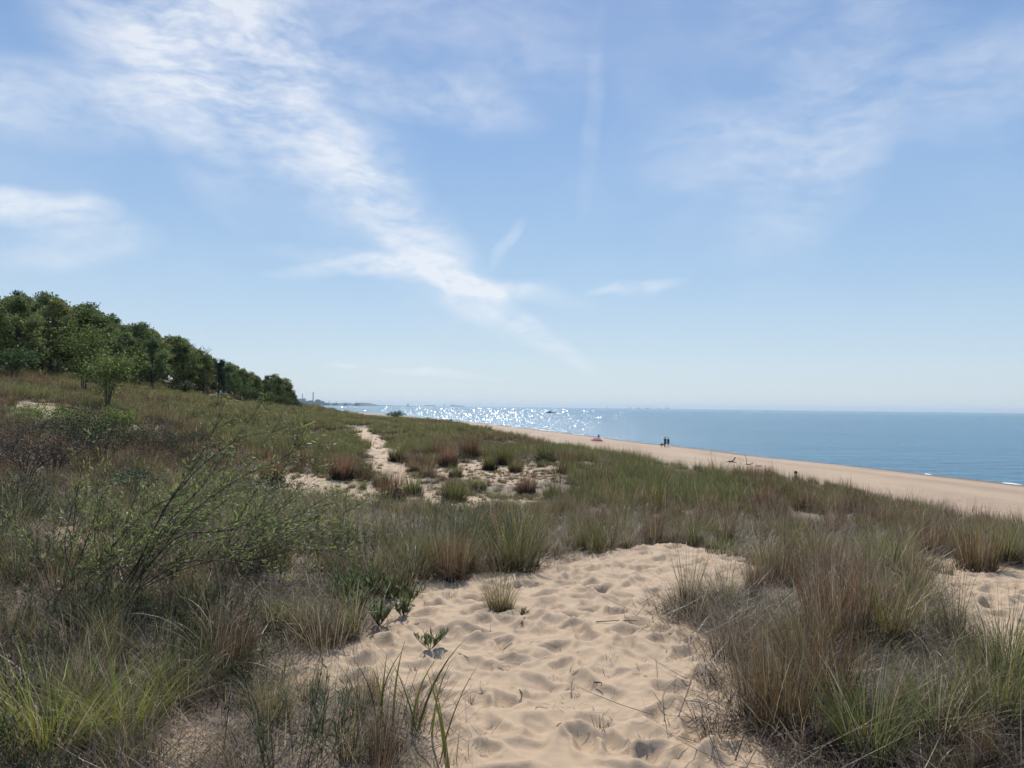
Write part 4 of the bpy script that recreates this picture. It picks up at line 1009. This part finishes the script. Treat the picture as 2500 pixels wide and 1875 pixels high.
person(on(1624.0, 136), 1.3, 'person in dark cap and black clothes standing by the water, left of the pair', 1.76, elbow=((.05, 0), (.12, .1)), group='people standing on the beach')
person(on(1631.6, 136.6), 2.2, 'person in dark shirt and grey shorts standing close by the right side of the pair', 1.68, arms=((.1, .05), (.35, .05)), elbow=((.2, .4), (.1, .0)), pants=M_GREYCL, cap=True, group='people standing on the beach')
person(on(1461.6, 156), 1.6, 'person half hidden behind the striped umbrella, only head and shoulders showing', 1.3)
person(on(1943, 57), -.2, 'person in a dark brimmed cap on the beach, only head and shoulders above the grass', 1.72)
def dog(loc, face):
    P0 = empty('dog', loc, face); V = []; E = []; R_ = []
    def v(p, r, par=None):
        V.append(p); R_.append(r); i = len(V)-1
        if par is not None: E.append((par, i))
        return i
    a = v((-.25, 0, .56), (.11, .10)); m = v((0, 0, .57), (.10, .11)); c = v((.25, 0, .57), (.12, .15)); n = v((.40, 0, .60), .08, c); E += [(a, m), (m, c)]
    hd = v((.52, 0, .58), .075, n); mz = v((.66, 0, .50), .038, hd); v((.72, 0, .48), .025, mz)
    for s_ in (1, -1): v((.50, s_*.08, .60), .022, hd)
    t = v((-.38, 0, .56), .035, a); t2 = v((-.52, 0, .44), .025, t); v((-.60, 0, .34), .014, t2)
    for s_ in (1, -1):
        x = .05*s_; h = v((-.27, s_*.09, .42), .075, a); k = v((-.18+x, s_*.10, .32), .05, h); hk = v((-.33+x, s_*.10, .19), .03, k); f = v((-.31+x, s_*.10, .03), .026, hk); v((-.25+x, s_*.10, .02), .024, f)
        h = v((.25, s_*.09, .42), .06, c); k = v((.24-x, s_*.09, .26), .038, h); f = v((.25-x, s_*.09, .03), .026, k); v((.30-x, s_*.09, .02), .025, f)
    skinned('body', V, E, R_, M_DOG, P0)
    q = MB(); lathe(q, [(.088, -.02), (.092, 0), (.088, .02)], 12, (.1,)*3, (0, 0, 0)); cl = q.obj('collar', M_GREYCL, P0); cl.location = (.41, 0, .60); cl.rotation_euler = (0, rad(80), 0)
    return tag(P0, 'large dark dog standing at the feet of the pair by the water', 'dog')
dog(on(1618.5, 135.2), math.pi+.2)
b = hit(2096, 1135); G = empty('gull', b, .3); q = MB()
V = [(-.14, 0, .16), (0, 0, .17), (.10, 0, .19), (.14, 0, .25), (.17, 0, .27), (.22, 0, .265), (-.26, 0, .16), (.0, .03, .09), (.0, .03, .0), (.0, -.03, .09), (.0, -.03, .0)]
skinned('body', V, [(0, 1), (1, 2), (2, 3), (3, 4), (4, 5), (0, 6), (1, 7), (7, 8), (1, 9), (9, 10)], [.05, .065, .05, .03, .03, .01, .02, .008, .006, .008, .006], M_GREYCL, G)
for s_ in (1, -1):
    q = MB(); q.add([(.08, s_*.06, .21), (-.05, s_*.07, .20), (-.28, s_*.02, .17), (-.05, s_*.065, .13), (.08, s_*.055, .15)], [(0, 1, 3, 4)]); q.add([(-.05, s_*.07, .20), (-.28, s_*.02, .17), (-.05, s_*.065, .13)], [(0, 1, 2)]); q.obj('wing', M_GREYCL, G)
tag(G, 'small dark gull standing at the edge of the water', 'gull')

# ------------------------------------------------------------------ striped umbrella
def umbrella():
    b = on(1457, 149.5); U = empty('beach_umbrella', b); U.rotation_euler = (rad(-6), rad(4), 0)
    m, nt, out = nmat('striped_canvas'); a = N(nt, 'ShaderNodeAttribute', attribute_name='col'); p = N(nt, 'ShaderNodeBsdfPrincipled'); nt.links.new(a.outputs['Color'], p.inputs['Base Color']); p.inputs['Roughness'].default_value = .8
    tr = N(nt, 'ShaderNodeBsdfTranslucent'); nt.links.new(a.outputs['Color'], tr.inputs['Color']); mx = N(nt, 'ShaderNodeMixShader'); mx.inputs[0].default_value = .3
    nt.links.new(p.outputs[0], mx.inputs[1]); nt.links.new(tr.outputs[0], mx.inputs[2]); nt.links.new(mx.outputs[0], out.inputs[0])
    q = MB(); prof = [(1.22, .22), (1.16, .30), (1.02, .42), (1.02, .425), (.86, .55), (.86, .555), (.66, .70), (.66, .705), (.45, .80), (.45, .805), (.22, .87), (.03, .90)]
    cols = [(.42, .12, .15)]*3 + [(.75, .62, .62)]*2 + [(.42, .12, .15)]*2 + [(.75, .62, .62)]*2 + [(.42, .12, .15)]*3
    for (r, z), c in zip(prof, cols): pass
    K = 48; th = np.linspace(0, 2*math.pi, K, endpoint=False); vv = []; cc = []
    for (r, z), c in zip(prof, cols):
        rr = r*(1-.055*np.abs(np.sin(th*4))); vv.append(np.c_[rr*np.cos(th), rr*np.sin(th), z-.0*th]); cc.append(np.tile(c, (K, 1)))
    n = len(prof); f = [(k*K+j, k*K+(j+1) % K, (k+1)*K+(j+1) % K, (k+1)*K+j) for k in range(n-1) for j in range(K)]
    q.add(np.concatenate(vv), f, np.concatenate(cc)); q.obj('canopy', m, U, smooth=False)
    q = MB(); tube(q, [(0, 0, -.2), (0, 0, .5), (0, 0, 1.0)], .02, 8, (.5,)*3); q.obj('pole', simple('pale_metal', (.5, .5, .5), .4, .6), U)
    for k in range(8):
        a_ = k*math.pi/4; q = MB(); tube(q, [(.02*math.cos(a_), .02*math.sin(a_), .86), (.6*math.cos(a_), .6*math.sin(a_), .71), (1.18*math.cos(a_), 1.18*math.sin(a_), .24)], .008, 4, (.4,)*3); q.obj('rib', M_GREYCL, U)
    tag(U, 'low pink and white striped beach umbrella set near the water', 'umbrella')
umbrella()

# ------------------------------------------------------------------ motor boat
def boat():
    p = at(1345, 1008.8, 1010); B = empty('motor_boat', (p[0], p[1], 0), math.pi+.12, 1.05); q = MB(); hull = simple('dark_hull', (.03, .035, .045), .4)
    xs = np.linspace(-4.8, 4.8, 14); vv = []
    for x in xs:
        u = (x+4.8)/9.6; w = 1.45*(1-max(0, u-.45)**2.2*2.9) if u > .45 else 1.45; w = max(w, .03); sh = .75+.75*u**2.2
        vv += [(x, -w, sh), (x, -w*.82, -.1), (x, 0, -.5), (x, w*.82, -.1), (x, w, sh)]
    f = [(5*i+j, 5*i+j+1, 5*i+j+6, 5*i+j+5) for i in range(13) for j in range(4)] + [(5*i+4, 5*i, 5*i+5, 5*i+9) for i in range(13)]
    q.add(vv, f); q.add(vv[:5], [(0, 1, 2, 3, 4)]); q.obj('hull', hull, B)
    q = MB(); box(q, -.2, 2.4, -1.0, 1.0, .95, 2.0); box(q, 2.4, 3.3, -.8, .8, 1.0, 1.45); cb = q.obj('cabin', simple('boat_grey', (.16, .18, .2), .5), B, smooth=False)
    q = MB(); box(q, 2.401, 2.43, -.85, .85, 1.5, 1.9); q.obj('windscreen', simple('dark_glass', (.02, .03, .04), .1), cb, smooth=False)
    q = MB(); box(q, -.6, 2.7, -1.1, 1.1, 2.003, 2.1); q.obj('roof', hull, cb, smooth=False)
    q = MB(); box(q, -5.2, -4.82, -.25, .25, -.1, 1.2); q.obj('outboard_motor', hull, B, smooth=False)
    q = MB(); tube(q, [(.6, 0, 2.1), (.6, 0, 3.2)], .04, 5); q.obj('mast', hull, B)
    tag(B, 'small dark motor boat with a low cabin alone on the glittering lake', 'boat')
boat()

# ------------------------------------------------------------------ far shore with its works
M_FAR = simple('weathered_concrete', (.09, .088, .085), .9, 0, .1, .02); M_FARD = simple('dark_steelwork', (.09, .09, .095), .8, 0, .1, .02); M_FARG = simple('far_trees', (.05, .06, .035), .95, 0, .2, .02)
FD = 6000.0; SX = FD/F0
def fx(cx): return (700+cx/7.373-1250)*SX          # enlarged-crop x to metres
def fh(cy): return (428-cy)/7.373*SX
# low wooded land
xs = np.r_[np.linspace(fx(-1400), fx(1000), 60), np.linspace(fx(1000), fx(2150), 60)]
def landtop(x):
    c = (x/SX+1250-700)*7.373
    return np.interp(c, [-1500, 250, 700, 900, 930, 980, 1040, 1095, 1180, 1210, 1290, 1340, 1400, 1460, 1700, 2130, 2200], [45, 20, 20, 18, 20, 22, 13, 12, 18, 20, 24, 21, 9, 6, 5, 3, 0])
q = MB(); rowsY = np.array([-60, -10, 60, 400, 900]); prof = np.array([-2, .55, 1, 1, -.5])
vv = [(x, FD+dy+max(0, x-fx(900))*.25, (landtop(x)*(1+.12*float(vnoise(x*.05, dy*.02, 4))))*pf if pf > 0 else -2) for x in xs for dy, pf in zip(rowsY, prof)]
f = [(5*i+j, 5*i+5+j, 5*i+6+j, 5*i+j+1) for i in range(len(xs)-1) for j in range(4)]
q.add(vv, f); tag(q.obj('far_shore', M_FARG), kind='structure')
PL = empty('power_plant', (fx(400), FD-120, 0)); ox = fx(400)
def blk(name, c0, c1, top, parent, mat=M_FAR, y=0, dep=60, extras=()):
    q = MB(); x0, x1, h = fx(c0)-ox, fx(c1)-ox, fh(top); box(q, x0, x1, y, y+dep, 0, h)
    for e0, e1, et in extras: box(q, fx(e0)-ox, fx(e1)-ox, y+5, y+dep-5, h-.5, fh(et))
    # window bands and pilasters keep it from being a bare box
    for k in range(int((x1-x0)/9)): box(q, x0+4+k*9, x0+5+k*9, y-.5, y+.2, 1, h-2)
    return q.obj(name, mat, parent, smooth=False)
blk('boiler_house', 225, 388, 320, PL, extras=((250,330,314),(370,386,308)))
blk('turbine_hall', 388, 512, 352, PL, y=4, extras=((455,475,345),(490,505,340)))
for cx, top, w, nm in ((343, 222, 3.4, 'chimney'), (532, 188, 4.6, 'chimney')):
    q = MB(); lathe(q, [(w, 0), (w*.85, fh(top)*.5), (w*.72, fh(top)-3), (w*.85, fh(top)-2.5), (w*.85, fh(top)), (w*.5, fh(top))], 16, (.5,)*3, (fx(cx)-ox, 30, 0)); q.obj(nm, M_FAR, PL)
blk('switch_house', 520, 556, 362, PL)
tag(PL, 'hazy blue power plant with two tall chimneys on the far shore', 'power plant')
def works(name, lab, c0, c1, top, extras, masts=(), dome=False):
    global ox
    ox = fx((c0+c1)/2); o = empty(name, (ox, FD-100, 0)); blk('hall', c0, c1, top, o, extras=extras)
    for cx, tp in masts:
        q = MB(); x = fx(cx)-ox; h = fh(tp)
        for sx, sy in ((-1, -1), (1, -1), (-1, 1), (1, 1)): tube(q, [(x+sx*2.2, 20+sy*2.2, 0), (x+sx*.5, 20+sy*.5, h)], .6, 4)
        for z in np.linspace(4, h-2, 7): box(q, x-2, x+2, 18, 22, z, z+.5)
        q.obj('mast', M_FARD, o, smooth=False)
    return tag(o, lab, 'factory', 'works on the far shore')
works('factory', 'hazy blue stepped hall right of the taller chimney on the far shore', 568, 662, 345, ((575,640,328),(600,628,322)))
works('factory', 'hazy low works with a small tower between the stepped hall and the lone mast', 664, 790, 382, ((664,740,374),(694,706,350)), ((812, 330),))
works('factory', 'hazy low shed with a crane on the far shore, halfway along the spit', 880, 950, 394, ((930,946,384),), ((938, 356),))
works('factory', 'hazy works with a mast near the end of the far spit', 1085, 1125, 396, (), ((1103, 362),))
works('factory', 'hazy low building on the last mound of the far spit', 1270, 1340, 384, ((1290,1318,377),), ((1303, 350),))
# very distant waterfront
q = MB(); D2 = 15000.; sx2 = D2/F0
for cx, w, h in ((996, 4, 4), (1050, 26, 1.6), (1085, 2, 3.4), (1110, 22, 2), (1106, 5, 4), (1128, 14, 1.2), (1484, 3, 1.8), (1538, 5, 1.6), (1560, 6, 1.8), (1582, 8, 1.6), (1608, 2, 1.6), (1630, 6, 2.4)):
    box(q, (cx-w/2-1250)*sx2, (cx+w/2-1250)*sx2, D2, D2+80, 0, (h+.6)*sx2)
tag(q.obj('distant_waterfront', M_FARD, smooth=False), kind='structure')
# ------------------------------------------------------------------ sky, sun, air
def build_world():
    w = bpy.data.worlds.new('World'); S.world = w; w.use_nodes = True
    nt = w.node_tree; L = nt.links.new
    for n in list(nt.nodes): nt.nodes.remove(n)
    out = N(nt, 'ShaderNodeOutputWorld'); bg = N(nt, 'ShaderNodeBackground'); bg.inputs['Strength'].default_value = .10
    sky = N(nt, 'ShaderNodeTexSky'); sky.sky_type = 'NISHITA'; sky.sun_disc = False
    sky.sun_elevation = SUN_EL; sky.sun_rotation = SUN_AZ
    sky.air_density = 1.0; sky.dust_density = .6; sky.ozone_density = 2.2; sky.altitude = 100
    tc = N(nt, 'ShaderNodeTexCoord')
    sep = N(nt, 'ShaderNodeSeparateXYZ'); L(tc.outputs['Generated'], sep.inputs[0])
    az = math_(nt, 'ARCTAN2', sep.outputs[0], sep.outputs[1]); el = math_(nt, 'ARCSINE', sep.outputs[2])
    cmb = N(nt, 'ShaderNodeCombineXYZ'); L(az, cmb.inputs[0]); L(el, cmb.inputs[1])
    vec = cmb.outputs[0]
    # warp
    wn = N(nt, 'ShaderNodeTexNoise'); L(vec, wn.inputs['Vector']); wn.inputs['Scale'].default_value = 5; wn.inputs['Detail'].default_value = 3; wn.inputs['Roughness'].default_value = .6
    vs = N(nt, 'ShaderNodeVectorMath', operation='SUBTRACT'); L(wn.outputs['Color'], vs.inputs[0]); vs.inputs[1].default_value = (.5, .5, .5)
    vm = N(nt, 'ShaderNodeVectorMath', operation='SCALE'); L(vs.outputs[0], vm.inputs[0]); vm.inputs['Scale'].default_value = .06
    va = N(nt, 'ShaderNodeVectorMath', operation='ADD'); L(vec, va.inputs[0]); L(vm.outputs[0], va.inputs[1])
    wv = va.outputs[0]
    def azel(px, py):
        d = ray(px, py); d = d/np.linalg.norm(d); return math.atan2(d[0], d[1]), math.asin(d[2])
    total = None
    for cx, cy, l, wd, ang, k in CLOUDS:
        a, e = azel(cx, cy); u = np.array([math.cos(rad(ang)), math.sin(rad(ang))])
        a2, e2 = azel(cx+u[0]*l, cy+u[1]*l); a3, e3 = azel(cx-u[1]*wd, cy+u[0]*wd)
        mp = N(nt, 'ShaderNodeMapping', vector_type='TEXTURE'); L(wv, mp.inputs[0])
        mp.inputs['Location'].default_value = (a, e, 0); mp.inputs['Rotation'].default_value = (0, 0, math.atan2(e2-e, a2-a))
        mp.inputs['Scale'].default_value = (math.hypot(a2-a, e2-e), math.hypot(a3-a, e3-e), 1)
        g = N(nt, 'ShaderNodeTexGradient', gradient_type='SPHERICAL'); L(mp.outputs[0], g.inputs[0])
        v = math_(nt, 'MULTIPLY', math_(nt, 'SMOOTH_MIN', math_(nt, 'MULTIPLY', g.outputs['Fac'], 1.8), 1.0), k)
        total = v if total is None else math_(nt, 'ADD', total, v)
    def fib(rot, sx, sy, scale, det, seed):
        q = N(nt, 'ShaderNodeMapping'); L(wv, q.inputs[0]); q.inputs['Rotation'].default_value = (0, 0, rad(rot)); q.inputs['Scale'].default_value = (sx, sy, 1); q.inputs['Location'].default_value = (seed, seed*.7, 0)
        n = N(nt, 'ShaderNodeTexNoise'); L(q.outputs[0], n.inputs['Vector']); n.inputs['Scale'].default_value = scale; n.inputs['Detail'].default_value = det; n.inputs['Roughness'].default_value = .60
        return n.outputs['Fac']
    f1 = fib(40, 1, 3.2, 8, 11, 3.1); f2 = fib(8, 1, 3.2, 9, 10, 9.7); f3 = fib(0, 1, 1.2, 3.0, 4, 1.7)
    f4 = fib(25, 1, 2.2, 38, 8, 5.3); tex = math_(nt, 'ADD', math_(nt, 'MULTIPLY', f1, .44), math_(nt, 'ADD', math_(nt, 'MULTIPLY', f2, .22), math_(nt, 'ADD', math_(nt, 'MULTIPLY', f3, .12), math_(nt, 'MULTIPLY', f4, .22))))
    mr = N(nt, 'ShaderNodeMapRange', interpolation_type='SMOOTHSTEP'); L(tex, mr.inputs[0]); mr.inputs[1].default_value = .34; mr.inputs[2].default_value = .68
    mr.inputs[3].default_value = .08
    al = math_(nt, 'MULTIPLY', total, mr.outputs[0])
    # a faint veil of cirrus nearly everywhere
    veil = N(nt, 'ShaderNodeMapRange', interpolation_type='SMOOTHSTEP'); L(f3, veil.inputs[0]); veil.inputs[1].default_value = .42; veil.inputs[2].default_value = .75; veil.inputs[4].default_value = .22
    al = math_(nt, 'ADD', al, math_(nt, 'MULTIPLY', veil.outputs[0], f1))
    al = math_(nt, 'MINIMUM', al, .8)
    al = math_(nt, 'MULTIPLY', al, math_(nt, 'GREATER_THAN', sep.outputs[2], 0.0))
    hs = N(nt, 'ShaderNodeHueSaturation'); hs.inputs['Saturation'].default_value = SKY_SAT; hs.inputs['Value'].default_value = SKY_VAL; hs.inputs['Hue'].default_value = SKY_HUE
    L(sky.outputs[0], hs.inputs['Color'])
    tint = mixc(nt, 1.0, hs.outputs[0], SKY_TINT, 'MULTIPLY')
    rp = N(nt, 'ShaderNodeValToRGB'); e_ = N(nt, 'ShaderNodeMapRange'); L(el, e_.inputs[0]); e_.inputs[2].default_value = rad(90); L(e_.outputs[0], rp.inputs[0])
    cr = rp.color_ramp; stops = [(0, (.66, .78, .87)), (3/90, (.60, .75, .88)), (9/90, (.42, .62, .86)), (18/90, (.275, .475, .80)), (28/90, (.18, .345, .69)), (45/90, (.17, .33, .66)), (1, (.10, .22, .55))]
    while len(cr.elements) < len(stops): cr.elements.new(.5)
    for el_, (p_, c_) in zip(cr.elements, stops): el_.position = p_; el_.color = (*c_, 1)
    rs = N(nt, 'ShaderNodeVectorMath', operation='SCALE'); L(rp.outputs[0], rs.inputs[0]); rs.inputs['Scale'].default_value = 9.6
    tint = mixc(nt, .8, tint, rs.outputs[0])
    col = mixc(nt, al, tint, CLOUD_COL)
    L(col, bg.inputs['Color']); L(bg.outputs[0], out.inputs[0])
SKY_SAT, SKY_VAL, SKY_HUE, SKY_TINT = 1.0, 1.0, .5, (1, 1, 1)
CLOUD_COL = (9.0, 9.3, 9.8)
CLOUDS = [(300,90,340,200,50,.30),(560,330,400,110,46,.24),(480,160,240,120,40,.2),(440,40,440,260,35,.44),(660,200,520,230,42,.42),(820,30,330,150,0,.42),(850,430,470,150,46,.42),(1000,580,400,95,42,.38),(1040,240,330,75,12,.42),
 (1060,680,430,34,9,.5),(1200,700,200,34,4,.3),(1260,780,260,42,36,.6),(1090,700,200,40,38,.35),(900,655,260,26,-3,.5),(1560,702,150,18,-7,.65),(50,505,260,50,4,.95),(190,590,230,65,-5,.45),
 (150,265,420,120,8,.5),(1900,340,460,160,-14,.42),(1960,480,330,120,-35,.26),(1440,300,30,300,2,.16),(2050,90,420,200,10,.3),(1235,600,80,20,-50,.4),
 (1080,908,160,12,3,.5),(2450,200,330,160,-20,.28),(850,895,60,9,0,.35),(1230,120,260,190,0,.26),(520,420,200,90,50,.25)]
build_world()
sun = bpy.data.lights.new('sun', 'SUN'); sun.energy = 4.8; sun.angle = rad(.5); sun.color = (1, .95, .87)
so = bpy.data.objects.new('sun', sun); C.objects.link(so)
so.rotation_euler = Vector(SUNV).to_track_quat('Z', 'Y').to_euler()
# the air
mh = bpy.data.materials.new('air'); mh.use_nodes = True; nt = mh.node_tree
for n in list(nt.nodes): nt.nodes.remove(n)
o_ = N(nt, 'ShaderNodeOutputMaterial'); pv = N(nt, 'ShaderNodeVolumePrincipled')
pv.inputs['Color'].default_value = (.74, .89, 1.0, 1); pv.inputs['Density'].default_value = 5.5e-5; pv.inputs['Anisotropy'].default_value = .2
nt.links.new(pv.outputs[0], o_.inputs['Volume'])
mb = MB(); box(mb, -46000, 46000, -400, 46000, -4.5, 118)
tag(mb.obj('haze', mh, smooth=False), kind='stuff')
S.view_settings.view_transform = 'Standard'; S.view_settings.look = 'None'; S.view_settings.exposure = 0; S.view_settings.gamma = 1
S.cycles.max_bounces = 8; S.cycles.diffuse_bounces = 3; S.cycles.glossy_bounces = 3; S.cycles.transmission_bounces = 4; S.cycles.transparent_max_bounces = 8
S.cycles.use_denoising = True
S.cycles.use_adaptive_sampling = True; S.cycles.adaptive_threshold = .02; S.cycles.adaptive_min_samples = 24
S.cycles.sample_clamp_indirect = 6
